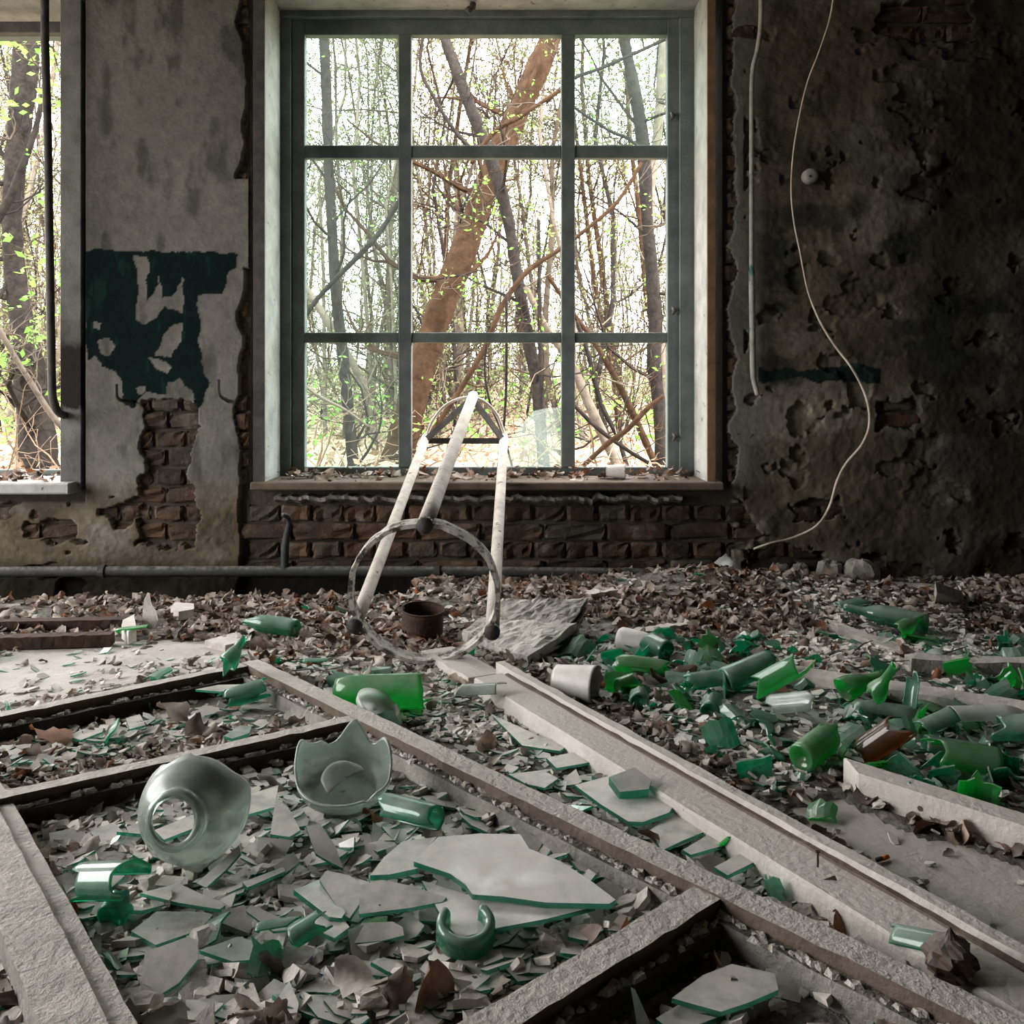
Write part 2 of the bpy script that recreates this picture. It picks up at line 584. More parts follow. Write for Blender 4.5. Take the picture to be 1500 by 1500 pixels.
def lathe(prof, nth=40, th=(0, 2 * math.pi), lim=None, m=14):
    """surface of revolution cut at lim(theta) -> (t0, t1) of the profile length; returns verts, faces"""
    pr = [Vector((a, b)) for a, b in prof]
    L = [0]
    for i in range(1, len(pr)):
        L.append(L[-1] + (pr[i] - pr[i - 1]).length)

    def at(t):
        s = t * L[-1]
        for i in range(1, len(pr)):
            if s <= L[i] + 1e-9:
                k = (s - L[i - 1]) / max(L[i] - L[i - 1], 1e-9)
                return pr[i - 1].lerp(pr[i], k)
        return pr[-1]
    full = abs(th[1] - th[0] - 2 * math.pi) < 1e-6
    cols = nth if full else nth + 1
    vs, fs = [], []
    for j in range(cols):
        a = th[0] + (th[1] - th[0]) * j / nth
        t0, t1 = lim(a) if lim else (0, 1)
        for i in range(m + 1):
            q = at(t0 + (t1 - t0) * i / m)
            vs.append(Vector((q.x * math.cos(a), q.x * math.sin(a), q.y)))
    for j in range(nth):
        j2 = (j + 1) % cols
        for i in range(m):
            fs.append((j * (m + 1) + i, j2 * (m + 1) + i, j2 * (m + 1) + i + 1, j * (m + 1) + i + 1))
    return vs, fs


def jag(seed, amp, n=9, base=0.0):
    """ragged periodic function of an angle"""
    r = random.Random(seed)
    ks = sorted(r.uniform(0, 2 * math.pi) for _ in range(n))
    vs = [r.uniform(-1, 1) for _ in range(n)]

    def f(a):
        a = a % (2 * math.pi)
        for i in range(n):
            a0, a1 = ks[i], ks[(i + 1) % n]
            if i == n - 1:
                a1 += 2 * math.pi
                if a < ks[0]:
                    a += 2 * math.pi
            if a0 <= a <= a1:
                k = (a - a0) / max(a1 - a0, 1e-6)
                return base + amp * (vs[i] * (1 - k) + vs[(i + 1) % n] * k)
        return base
    return f


def shell(name, mat, prof, mtx, thick=0.003, nth=40, th=(0, 2 * math.pi), lim=None, m=14, parent=None):
    vs, fs = lathe(prof, nth, th, lim, m)
    b = MB()
    b.add([mtx @ v for v in vs], fs)
    o = b.build(name, mat, parent, True)
    md = o.modifiers.new('thickness', 'SOLIDIFY')
    md.thickness = thick
    md.offset = -1
    return o


# =================================================================== SETTING
XL, XR, YB, ZC = -3.9, 2.35, -2.4, 2.95          # left wall, right wall, rear wall, ceiling
W1 = (-1.045, 0.892, 0.37, 2.47)                  # rough opening of the window in view (x0, x1, z0, z1)
W2 = (-3.60, -1.715, 0.37, 2.47)


def wall_boxes(b, along, lo, hi, t0, t1, openings, z0, z1, mi=0):
    """wall slab with rectangular openings; along 'x' or 'y'"""
    def put(a0, a1, c0, c1):
        if a1 - a0 < 1e-4 or c1 - c0 < 1e-4:
            return
        if along == 'x':
            b.box((a0, t0, c0), (a1, t1, c1), mi)
        else:
            b.box((t0, a0, c0), (t1, a1, c1), mi)
    cur = lo
    for (a0, a1, c0, c1) in sorted(openings):
        put(cur, a0, z0, z1)
        put(a0, a1, z0, c0)
        put(a0, a1, c1, z1)
        cur = a1
    put(cur, hi, z0, z1)


b = MB()
wall_boxes(b, 'x', XL - 0.4, XR + 0.4, 3.785, 4.12, [W1, W2], -0.4, ZC)
wall_back = tag(b.build('wall_back', 'mortar'), kind='structure')

b = MB()
LW = [(0.3, 3.3, 0.3, 2.7)]
wall_boxes(b, 'y', YB - 0.4, 3.785, XL - 0.4, XL, LW, -0.4, ZC)
tag(b.build('wall_left', 'room'), kind='structure')
b = MB()
b.box((XR, YB - 0.4, -0.4), (XR + 0.4, 3.785, ZC))
tag(b.build('wall_right', 'room'), kind='structure')
b = MB()
RW = []
wall_boxes(b, 'x', XL, XR, YB - 0.4, YB, RW, -0.4, ZC)
tag(b.build('wall_rear', 'room'), kind='structure')
b = MB()
b.box((XL - 0.4, YB - 0.4, ZC), (XR + 0.4, 4.12, ZC + 0.25))
tag(b.build('ceiling', 'room'), kind='structure')

TR_X, TR_Y = -0.35, 3.36                          # heating trench along the wall, left part
b = MB()
b.box((XL, YB, -0.2), (XR, TR_Y, 0.0))
b.box((TR_X, TR_Y, -0.2), (XR, 3.785, 0.0))
floor = tag(b.build('floor', 'concrete'), kind='structure')
b = MB()
b.box((XL, TR_Y, -0.4), (TR_X, 3.785, -0.22))
tag(b.build('trim_1', 'dark'), 'dark bottom of the heating trench under the wall pipe', kind='structure')

for (a0, a1, c0, c1) in LW:
    portal((XL - 0.2, (a0 + a1) / 2, (c0 + c1) / 2), (0, -math.pi / 2, 0), c1 - c0, a1 - a0)
for (a0, a1, c0, c1) in RW:
    portal(((a0 + a1) / 2, YB - 0.2, (c0 + c1) / 2), (math.pi / 2, 0, 0), a1 - a0, c1 - c0)
for w in (W1, W2):
    portal(((w[0] + w[1]) / 2, 4.2, (w[2] + w[3]) / 2), (-math.pi / 2, 0, 0), w[1] - w[0], w[3] - w[2])

# ------------------------------------------------------------------ plaster skin of the window wall: a relief of 7 mm cells
BR_COL = [(212, 588), (286, 586), (292, 618), (284, 640), (280, 668), (276, 700), (290, 745), (286, 800), (203, 802), (198, 770), (205, 735), (198, 715), (210, 690), (205, 650), (213, 620)]
BR_SILL = [(385, 712), (1075, 712), (1090, 742), (1120, 790), (1180, 805), (1300, 812), (1310, 870), (370, 870), (372, 815), (412, 790), (402, 745), (380, 735)]
BR_TOP = [(1290, 0), (1420, -10), (1430, 55), (1340, 62), (1285, 40)]
BR_LOW = [(1160, 735), (1235, 728), (1240, 760), (1165, 765)]
BR_R2 = [(1280, 590), (1345, 585), (1350, 625), (1285, 630)]
PAINT = [(124, 366), (348, 370), (346, 392), (334, 398), (328, 430), (292, 432), (288, 445), (294, 470), (292, 505), (298, 540), (306, 560), (298, 590), (288, 600), (278, 580), (270, 572), (250, 570), (240, 580), (215, 572), (205, 585), (196, 600), (182, 590), (178, 560), (170, 545), (150, 540), (130, 530), (124, 500)]
FLAKES = [[(196, 374), (216, 376), (220, 398), (214, 410), (215, 440), (232, 420), (234, 400), (236, 438), (258, 428), (268, 402), (268, 458), (242, 448), (226, 468), (212, 476), (199, 470), (200, 440), (203, 420)],
          [(252, 474), (266, 472), (267, 500), (258, 512), (252, 524), (224, 518), (236, 508), (240, 492)],
          [(142, 498), (160, 494), (170, 505), (160, 522), (148, 516)], [(138, 470), (148, 474), (146, 482), (138, 480)],
          [(244, 560), (262, 556), (270, 566), (284, 570), (286, 590), (240, 590)], [(218, 524), (240, 528), (252, 540), (244, 548), (226, 540)],
          [(200, 568), (212, 566), (210, 578), (202, 580)], [(128, 530), (140, 520), (148, 534), (138, 552), (128, 548)]]


def build_plaster():
    step = 0.0056
    x0, x1, z0, z1 = -2.2, XR, -0.2, 2.62
    nx, nz = int((x1 - x0) / step) + 1, int((z1 - z0) / step) + 1
    xs, zs = np.linspace(x0, x1, nx), np.linspace(z0, z1, nz)
    X, Z = np.meshgrid(xs, zs)
    # warped pixel coordinates at the wall face for ragged outlines
    px0, py0 = VX + FPX * X / YW, VY + FPX * (CH - Z) / YW
    wx = (fbm(px0 / 14, py0 / 14, 3, 4) - 0.5) * 22
    wy = (fbm(px0 / 14, py0 / 14, 9, 4) - 0.5) * 22
    px, py = px0 + wx, py0 + wy
    pxs, pys = px0 + wx * 0.35, py0 + wy * 0.35
    bare = inpoly(px, py, BR_COL) | (inpoly(px, py, BR_SILL) & ((fbm(px0 / 40, py0 / 22, 141, 4) > 0.46) | (py0 < 728))) | inpoly(px, py, BR_TOP) | inpoly(px, py, BR_LOW) | inpoly(px, py, BR_R2)
    # torn margins at the window
    tl = 352 + 10 * (fbm(py0 / 60, py0 * 0 + 1, 5, 4) - 0.5) * 2 + 16 * (vnoise(py0 / 38, py0 * 0, 8) - 0.5)
    tl = np.where((py0 > 262) & (py0 < 392), 369, tl)
    tr = 1074 + 22 * (fbm(py0 / 30, py0 * 0 + 4, 15, 4) - 0.5)
    bare |= (px0 > tl) & (px0 < tr)
    bare |= (px0 < 124) & (py0 < 735)
    bare |= (px0 < 205 - (py0 - 730) * 0.3) & (py0 > 728) & (fbm(px0 / 50, py0 / 30, 33, 3) > 0.56)
    # small random losses on the right wall
    loss = (fbm(px0 / 45, py0 / 38, 41, 5) > 0.64) & (px0 > 1090) & (py0 > 40)
    lumps = fbm(px0 / 70, py0 / 60, 21, 5)
    # plaster thickness
    rough = np.clip((px0 - 1080) / 60, 0, 1)
    low = np.clip((py0 - 690) / 60, 0, 1)
    th = 0.028 + 0.004 * (fbm(px0 / 30, py0 / 30, 2, 3) - 0.5) + (rough * 0.8 + low * 0.5) * 0.035 * (lumps - 0.5)
    th = np.where(loss, 0.008 + 0.01 * fbm(px0 / 8, py0 / 8, 6, 3), th)
    soft = (fbm(px0 / 7, py0 / 7, 77, 3) - 0.5) * 0.006
    th = np.where(bare, -0.004 + soft, th + soft * (0.15 + 0.85 * np.maximum(rough, low)))
    Y = 3.778 - th
    # colours
    C = np.zeros(X.shape + (3,))
    pier = np.array([0.135, 0.13, 0.119])
    C[:] = pier
    big = fbm(px0 / 90, py0 / 90, 51, 4)
    mid = fbm(px0 / 30, py0 / 40, 53, 4)
    k = 0.72 + 0.5 * big + 0.25 * (mid - 0.5)
    smud = np.clip((fbm(px0 / 26, py0 / 60, 61, 4) - 0.56) * 6, 0, 1) * (px0 < 380)
    C *= (k * (1 - 0.45 * smud))[..., None]
    # brown damp staining in the lower wall and everywhere right of the window
    stain = np.clip(low * 1.1 + rough * 0.95, 0, 1)
    brown = np.array([0.098, 0.08, 0.058])[None, None] * (0.45 + 1.1 * mid)[..., None]
    pale = np.array([0.19, 0.168, 0.138])
    pf = np.clip((lumps - 0.52) * 8, 0, 1)
    damp = brown * (1 - pf[..., None]) + pale * pf[..., None] * (0.6 + 0.6 * mid)[..., None]
    C = C * (1 - stain[..., None]) + damp * stain[..., None]
    # mould: dark teal remains right of the window
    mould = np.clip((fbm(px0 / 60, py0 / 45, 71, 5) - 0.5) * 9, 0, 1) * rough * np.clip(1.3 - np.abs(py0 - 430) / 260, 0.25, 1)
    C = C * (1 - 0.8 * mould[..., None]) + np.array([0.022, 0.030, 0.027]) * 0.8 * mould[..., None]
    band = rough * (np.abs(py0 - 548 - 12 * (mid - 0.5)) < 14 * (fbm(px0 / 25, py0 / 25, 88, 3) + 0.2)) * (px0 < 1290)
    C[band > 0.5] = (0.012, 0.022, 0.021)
    C *= (1 - rough * 0.65 * np.clip((px0 - 1240) / 160, 0, 1))[..., None]  # light falloff towards the right, painted into the wall colour
    # green oil paint of the pier, flaked off in places
    paint = inpoly(pxs, pys, PAINT)
    for fl in FLAKES:
        paint &= ~inpoly(pxs, pys, fl)
    C[paint] = (0.004, 0.0105, 0.0100)
    C[paint & (fbm(px0 / 9, py0 / 30, 91, 3) > 0.68)] = (0.006, 0.020, 0.016)
    C[bare] = np.array([0.058, 0.05, 0.041])
    soot_shade = np.clip((py0 - 815) / 25, 0, 1)  # shade below the pipe and in the trench, painted into the plaster colour
    C *= (1 - 0.8 * soot_shade * (px0 < 640))[..., None]
    C = np.clip(C, 0.004, 0.8)
    # thin step where paint has gone
    Y = np.where(paint, Y - 0.0015, Y)
    keep = np.ones((nz - 1, nx - 1), bool)
    xc, zc = (X[:-1, :-1] + X[1:, 1:]) / 2, (Z[:-1, :-1] + Z[1:, 1:]) / 2
    keep &= ~((xc > W1[0]) & (xc < W1[1]) & (zc > W1[2] - 0.0) & (zc < W1[3]))
    keep &= ~((xc < W2[1]) & (zc > W2[2]) & (zc < W2[3]))
    idx = np.arange(nx * nz).reshape(nz, nx)
    q = np.stack([idx[:-1, :-1], idx[:-1, 1:], idx[1:, 1:], idx[1:, :-1]], -1)[keep]
    used = np.unique(q)
    rm = -np.ones(nx * nz, np.int64)
    rm[used] = np.arange(len(used))
    q = rm[q]
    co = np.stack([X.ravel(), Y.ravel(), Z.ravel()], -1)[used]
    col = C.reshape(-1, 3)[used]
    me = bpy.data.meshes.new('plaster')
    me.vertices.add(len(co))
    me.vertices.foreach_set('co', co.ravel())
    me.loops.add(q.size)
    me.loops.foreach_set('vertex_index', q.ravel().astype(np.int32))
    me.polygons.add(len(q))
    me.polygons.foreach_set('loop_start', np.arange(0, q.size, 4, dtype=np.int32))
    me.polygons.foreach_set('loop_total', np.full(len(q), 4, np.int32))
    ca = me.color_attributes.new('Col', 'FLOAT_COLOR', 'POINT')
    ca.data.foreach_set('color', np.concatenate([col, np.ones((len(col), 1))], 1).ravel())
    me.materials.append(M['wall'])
    me.polygons.foreach_set('use_smooth', [True] * len(q))
    me.update(calc_edges=True)
    me.validate()
    return link('plaster', me, wall_back)


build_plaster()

# ------------------------------------------------------------------ bricks laid bare
def brick_mesh(seed, lx, ly=0.06, lz=0.063):
    r = random.Random(seed)
    b = MB()
    n = 3
    vs = []
    # rounded, chipped front face
    xs = [0, 0.012, lx * 0.35, lx * 0.65, lx - 0.012, lx]
    zs = [0, 0.01, lz * 0.5, lz - 0.01, lz]
    for j, z in enumerate(zs):
        for i, x in enumerate(xs):
            e = (i in (0, 5)) + (j in (0, 4))
            y = 0.006 * e + r.uniform(0, 0.006) + (0.012 * (r.random() < 0.18))
            vs.append((x + r.gauss(0, 0.0015), y, z + r.gauss(0, 0.0015)))
    fs = []
    for j in range(4):
        for i in range(5):
            fs.append((j * 6 + i, j * 6 + i + 1, (j + 1) * 6 + i + 1, (j + 1) * 6 + i))
    nb = len(vs)
    per = [i for i in range(6)] + [j * 6 + 5 for j in range(1, 5)] + [24 + i for i in range(4, -1, -1)] + [j * 6 for j in range(3, 0, -1)]
    for k in per:
        vs.append((vs[k][0], ly, vs[k][2]))
    m = len(per)
    for k in range(m):
        k2 = (k + 1) % m
        fs.append((per[k2], per[k], nb + k, nb + k2))
    me = bpy.data.meshes.new('brick')
    me.from_pydata(vs, [], fs)
    me.materials.append(M['brick'])
    me.polygons.foreach_set('use_smooth', [False] * len(fs))
    me.update()
    return me


B_FULL = [brick_mesh(s, 0.245) for s in range(6)]
B_HALF = [brick_mesh(s + 20, 0.118) for s in range(6)]


def brick(x, z, half, y=3.760):
    o = link('brick', R.choice(B_HALF if half else B_FULL), wall_back)
    o.location = (x, y + R.uniform(-0.005, 0.008), z)
    o.rotation_euler = (R.gauss(0, 0.015), R.gauss(0, 0.012), R.gauss(0, 0.02))


COURSE = 0.0755
for row in range(-1, 34):
    z = 0.012 + row * COURSE
    header = row % 2
    L = 0.128 if header else 0.255
    x = -2.15 + (0.064 if header else 0.0) + R.uniform(-0.01, 0.01)
    while x < 2.3:
        cx, cy = VX + FPX * (x + L / 2) / YW, VY + FPX * (CH - z - 0.03) / YW
        near = any(inpoly(np.array([cx + dx]), np.array([cy]), pl)[0] for pl in (BR_COL, BR_SILL, BR_TOP, BR_LOW, BR_R2) for dx in (0, -L * 140, L * 140))
        near |= (cy > 740 and cx < 215)
        inside = W1[0] - 0.004 < x + L and x < W1[1] + 0.004 and W1[2] - 0.06 < z < W1[3]
        inside2 = x < W2[1] + 0.01 and z > W2[2] - 0.06
        if cy > 838 and x < TR_X:
            near = False
        if near and not inside and not inside2:
            brick(x, z, header)
        x += L + 0.002
# toothed brick jambs on both sides of the window
for row in range(5, 33):
    z = 0.012 + row * COURSE
    if z > 2.42:
        break
    h = row % 2
    brick(W1[1] + 0.004 + R.uniform(0, 0.016), z, True if h else True, 3.752 + R.uniform(-0.004, 0.012))
    brick(W1[0] - 0.122 - R.uniform(0, 0.012), z, True, 3.762)

# ------------------------------------------------------------------ ragged mortar ledge below the sill
b = MB()
n = 150
for seg in ((400, 1000, 0),):
    vs = []
    for i in range(n + 1):
        px = seg[0] + (seg[1] - seg[0]) * i / n
        j1 = float(fbm(i / 3.0, 0.3, 101, 5)) - 0.5
        j2 = float(fbm(i / 2.2, 7.3, 103, 5)) - 0.5
        top = Wp(px, 728 + j1 * 10 + (0 if px < 800 else 6 * j2), 3.72)
        out = 0.018 + 0.03 * j2
        zt = top.z
        vs += [(top.x, 3.79, zt + 0.004), (top.x, 3.745 - out, zt), (top.x, 3.750 - out, zt - 0.012 - 0.014 * abs(j1)), (top.x, 3.79, zt - 0.03 - 0.02 * abs(j2))]
    fs = []
    for i in range(n):
        for k in range(3):
            fs.append((i * 4 + k, i * 4 + k + 1, (i + 1) * 4 + k + 1, (i + 1) * 4 + k))
    b.add(vs, fs)
led = b.build('mortar_ledge', 'mortar_pale', wall_back)

# ------------------------------------------------------------------ window in view
def bx(b, x0, x1, y0, y1, z0, z1, mi=0):
    b.box((min(x0, x1), min(y0, y1), min(z0, z1)), (max(x0, x1), max(y0, y1), max(z0, z1)), mi)


def bevel(o, w=0.003):
    md = o.modifiers.new('bevel', 'BEVEL')
    md.width = w
    md.segments = 1
    md.limit_method = 'ANGLE'
    return o


ZS = 0.403                                        # sill top
def piece(name, parent, mat, *boxes, bev=0.003):
    b = MB()
    for q in boxes:
        bx(b, *q)
    return bevel(b.build(name, mat, parent), bev)


win1 = tag(empty('window_1', (-0.08, 3.9, ZS)), kind='structure')
xi0, xi1 = (389 - VX) / 360, (1035 - VX) / 360
zt = 2.42
piece('jamb', win1, 'wood_white', (xi0 - 0.045, xi0, 3.742, 4.0, 0.37, zt + 0.04))
jr = piece('jamb', win1, 'wood_white', (xi1, xi1 + 0.034, 3.746, 4.0, 0.37, zt + 0.04))
piece('jamb_edge', win1, 'wood_raw', (xi1 + 0.001, xi1 + 0.034, 3.738, 3.746, 0.40, zt + 0.04), bev=0.001)
piece('jamb_edge', win1, 'metal_dark', (xi0 - 0.047, xi0 - 0.001, 3.736, 3.743, 0.40, zt + 0.04), bev=0.001)  # near-black strip stands in for the shaded gap beside the plaster
piece('head', win1, 'wood_white', (xi0 - 0.045, xi1 + 0.034, 3.742, 4.0, zt, zt + 0.04))
piece('sill', win1, 'wood_brown', (xi0 - 0.05, xi1 + 0.06, 3.70, 4.02, ZS - 0.032, ZS), bev=0.005)  # sill colour darkened for the shadow on its front edge
S4 = FPX / 4.03
def wx_(px):
    return (px - VX) / S4
def wz_(py):
    return CH - (py - VY) / S4
# outer frame (stop) behind the box
piece('outer_frame', win1, 'wood_grey', (xi0 - 0.02, wx_(428), 4.0, 4.03, ZS, zt), bev=0.002)
piece('outer_frame', win1, 'wood_grey', (wx_(994), xi1 + 0.02, 4.0, 4.03, ZS, zt), bev=0.002)
piece('outer_frame', win1, 'wood_grey', (xi0, xi1, 3.99, 4.03, wz_(30), zt + 0.01), bev=0.002)
# sash
piece('sash_stile', win1, 'wood_grey', (wx_(428), wx_(447), 4.02, 4.07, ZS, wz_(26)))
piece('sash_stile', win1, 'wood_grey', (wx_(977), wx_(996), 4.02, 4.07, ZS, wz_(26)))
piece('sash_rail', win1, 'wood_grey', (wx_(447), wx_(977), 4.022, 4.07, wz_(52), wz_(26)))
piece('sash_rail', win1, 'wood_grey', (wx_(447), wx_(977), 4.022, 4.07, ZS - 0.01, wz_(684)))
piece('mullion', win1, 'wood_grey', (wx_(584), wx_(603), 4.016, 4.066, wz_(684), wz_(52)))
piece('mullion', win1, 'wood_grey', (wx_(822), wx_(842), 4.016, 4.066, wz_(684), wz_(52)))
for (c0, c1) in ((447, 584), (603, 822), (842, 977)):
    piece('glazing_bar', win1, 'wood_grey', (wx_(c0), wx_(c1), 4.024, 4.062, wz_(232), wz_(213)))
    piece('glazing_bar', win1, 'wood_grey', (wx_(c0), wx_(c1), 4.024, 4.062, wz_(502), wz_(487)))
for (c0, c1, r0, r1) in ((447, 584, 52, 213), (447, 584, 232, 487), (447, 584, 502, 684), (842, 977, 52, 213)):
    b = MB()
    bx(b, wx_(c0) - 0.004, wx_(c1) + 0.004, 4.046, 4.049, wz_(r1) - 0.004, wz_(r0) + 0.004)
    b.build('pane', 'pane', win1)
b = MB()
pp = [(826, 686), (826, 596), (800, 598), (782, 602), (764, 622), (752, 640), (745, 664), (742, 686)]
b.add([(wx_(x), 4.046, wz_(y)) for x, y in pp] + [(wx_(x), 4.050, wz_(y)) for x, y in pp],
      [tuple(range(8)), tuple(range(15, 7, -1))] + [(i, 8 + i, 8 + (i + 1) % 8, (i + 1) % 8) for i in range(8)])
tag(b.build('broken_pane', 'pane_broken', win1), 'jagged remnant of milky dirty glass')
b = MB()
b.tube([P(693, -8, 3.93), P(693, 4, 3.92), P(692, 12, 3.90), P(688, 16, 3.89), P(684, 12, 3.89)], 0.014, 8)
tag(b.build('hook', 'metal_dark', win1, True), 'dark iron hook')
# flakes of paint lifting from the right jamb, knobs on the sash
for (px, py) in ((983, 170), (985, 455), (986, 640)):
    b = MB()
    b.tube([P(px, py - 5, 4.01), P(px + 4, py, 3.995), P(px, py + 5, 4.01)], [0.006, 0.012, 0.006], 6)
    b.build('catch', 'metal_dark', win1, True)

# ------------------------------------------------------------------ second window, cut by the frame
win2 = tag(empty('window_2', (-2.6, 3.9, ZS)), kind='structure')
X2 = W2[1]
piece('jamb', win2, 'wood_scorched', ((90 - VX) / 360, (121 - VX) / 360, 3.738, 4.0, 0.38, zt))
piece('jamb', win2, 'wood_white', (W2[0], W2[0] + 0.05, 3.742, 4.0, 0.38, zt))
piece('head', win2, 'wood_white', (W2[0], X2, 3.742, 4.0, zt - 0.06, zt + 0.04))
piece('sill', win2, 'wood_white', (W2[0] - 0.03, (119 - VX) / 358, 3.665, 4.02, ZS - 0.045, ZS), bev=0.006)
piece('sash_rail', win2, 'wood_grey', (W2[0], X2, 4.0, 4.06, wz_(57), zt))
piece('sash_rail', win2, 'wood_grey', (W2[0], X2, 4.02, 4.06, ZS, ZS + 0.025))
piece('sash_stile', win2, 'wood_grey', (-1.86, X2, 4.02, 4.06, ZS, zt))
piece('mullion', win2, 'wood_grey', (-2.62, -2.56, 4.02, 4.06, ZS, zt))
piece('drip_bar', win2, 'metal_dark', (W2[0], (82 - VX) / 355, 3.86, 3.90, CH - (50 - VY) * 3.88 / FPX, CH - (34 - VY) * 3.88 / FPX))

# =================================================================== OUTSIDE
def gz(x, y):
    return 0.10 + 0.042 * (y - 4.2) + 0.10 * (float(fbm(x * 0.35 + 9, y * 0.35, 5, 3)) - 0.5)


def build_ground():
    xs = np.concatenate([np.linspace(-45, -9, 14), np.linspace(-8.5, 7, 63), np.linspace(8, 40, 12)])
    ys = np.concatenate([np.linspace(4.12, 16, 60), np.linspace(17, 70, 20)])
    X, Y = np.meshgrid(xs, ys)
    Z = 0.10 + 0.042 * (Y - 4.2) + 0.10 * (fbm(X * 0.35 + 9, Y * 0.35, 5, 3) - 0.5) + 0.03 * (fbm(X * 4, Y * 4, 6, 2) - 0.5)
    nz, nx = X.shape
    idx = np.arange(nx * nz).reshape(nz, nx)
    q = np.stack([idx[:-1, :-1], idx[:-1, 1:], idx[1:, 1:], idx[1:, :-1]], -1).reshape(-1, 4)
    me = bpy.data.meshes.new('forest_floor')
    me.from_pydata(np.stack([X.ravel(), Y.ravel(), Z.ravel()], -1).tolist(), [], q.tolist())
    me.materials.append(M['forest_floor'])
    me.update()
    tag(link('forest_floor', me), 'leaf-strewn woodland ground outside the windows', 'ground', kind='structure')
    # ground round the rest of the house
    b = MB()
    b.add([(-45, -40, -0.25), (40, -40, -0.25), (40, 4.12, -0.25), (-45, 4.12, -0.25)], [(0, 1, 2, 3)])
    tag(b.build('yard_ground', 'forest_floor'), 'ground of the yard around the house', 'ground', kind='structure')


build_ground()


def grow(b, p, d, L, r, depth, rng, tips, up=0.15, sides=5, wob=0.25, kids=(3, 6)):
    """a wandering branch with side shoots"""
    n = 5 if depth > 0 else 4
    pts, rad = [p.copy()], [r]
    q, dd = p.copy(), d.normalized()
    for i in range(n):
        dd = (dd + Vector((rng.gauss(0, wob), rng.gauss(0, wob), rng.gauss(0, wob) + up))).normalized()
        q = q + dd * (L / n)
        pts.append(q.copy())
        rad.append(max(r * (1 - 0.8 * (i + 1) / n), 0.0022))
    b.tube(pts, rad, sides if depth > 0 else 3, cap=False)
    tips.append((pts[-1], dd))
    if depth <= 0:
        return
    for k in range(rng.randint(*kids)):
        i = rng.randint(1, n)
        nd = (dd + Vector((rng.gauss(0, 0.8), rng.gauss(0, 0.8), rng.gauss(0.1, 0.6)))).normalized()
        grow(b, pts[i], nd, L * rng.uniform(0.35, 0.65), max(rad[i] * 0.6, 0.003), depth - 1, rng, tips, up, max(3, sides - 1), wob, kids)


def leaf_tuft(b, p, rng, n=5, s=0.05):
    for k in range(n):
        c = p + Vector((rng.gauss(0, s), rng.gauss(0, s), rng.gauss(0, s)))
        u = Vector((rng.gauss(0, 1), rng.gauss(0, 1), rng.gauss(0, 0.5))).normalized()
        w = u.orthogonal().normalized()
        w = (Matrix.Rotation(rng.uniform(0, 6.28), 3, u) @ w)
        a = s * rng.uniform(0.5, 1.0)
        b.add([c - u * a, c + w * a * 0.5, c + u * a, c - w * a * 0.5], [(0, 1, 2, 3)])


def smooth_path(pts, rad, m=5):
    """Catmull-Rom through 3D points"""
    out, rr = [], []
    P_ = [pts[0]] + list(pts) + [pts[-1]]
    Rr = [rad[0]] + list(rad) + [rad[-1]]
    for i in range(1, len(P_) - 2):
        for k in range(m):
            t = k / m
            a, b_, c, d = P_[i - 1], P_[i], P_[i + 1], P_[i + 2]
            out.append(0.5 * ((2 * b_) + (c - a) * t + (2 * a - 5 * b_ + 4 * c - d) * t * t + (3 * b_ - a - 3 * c + d) * t ** 3))
            rr.append(Rr[i] * (1 - t) + Rr[i + 1] * t)
    out.append(pts[-1])
    rr.append(rad[-1])
    return out, rr


def photo_tree(name, label, path, d, bark, seed, nb=10, leaves=0.12, cat='tree', ground=True, dslope=0.0, blen=1.4):
    """path: [(px, py, width_px)] from top to bottom at distance d"""
    rng = random.Random(seed)
    pts = [P(px, py, d + dslope * i) for i, (px, py, w) in enumerate(path)]
    rad = [w * 0.43 * d / FPX for (_, _, w) in path]
    if ground:
        e = pts[-1]
        dirn = (pts[-1] - pts[-2]).normalized()
        g = gz(e.x, e.y) - 0.05
        if e.z > g and dirn.z < -0.05:
            e2 = e + dirn * ((g - e.z) / dirn.z)
            if (e2 - e).length < 3:
                pts.append(e2)
                rad.append(rad[-1] * 1.15)
    if ground and path[0][1] < 60:                # goes on above the window
        up = (pts[0] - pts[1]).normalized()
        up = (up + Vector((0, 0, 0.4))).normalized()
        pts.insert(0, pts[0] + up * 1.3)
        rad.insert(0, rad[0] * 0.75)
        pts.insert(0, pts[0] + up * 1.4)
        rad.insert(0, rad[0] * 0.5)
    sp, sr = smooth_path(pts, rad)
    root = empty(name, sp[-1])
    tag(root, label, cat, 'trees outside the windows')
    b = MB()
    b.tube(sp, [r * (1 + 0.08 * rng.uniform(-1, 1)) for r in sr], 10)
    b.build('trunk', bark, root, True)
    if nb:
        tips = []
        for k in range(nb):
            b = MB()
            i = rng.randint(0, len(sp) - 3)
            dr = Vector((rng.gauss(0, 1), rng.gauss(0, 0.7), rng.gauss(0.35, 0.5))).normalized()
            grow(b, sp[i], dr, rng.uniform(0.5, 1) * blen, sr[i] * 0.28, 2, rng, tips, kids=(2, 4))
            b.build('side_branch', bark, root)
        if leaves:
            b = MB()
            for (p, dd) in tips:
                if rng.random() < leaves:
                    leaf_tuft(b, p, rng, 3, 0.022)
            if b.f:
                tag(b.build('foliage', 'leaf_green', root), kind='stuff')
    return root


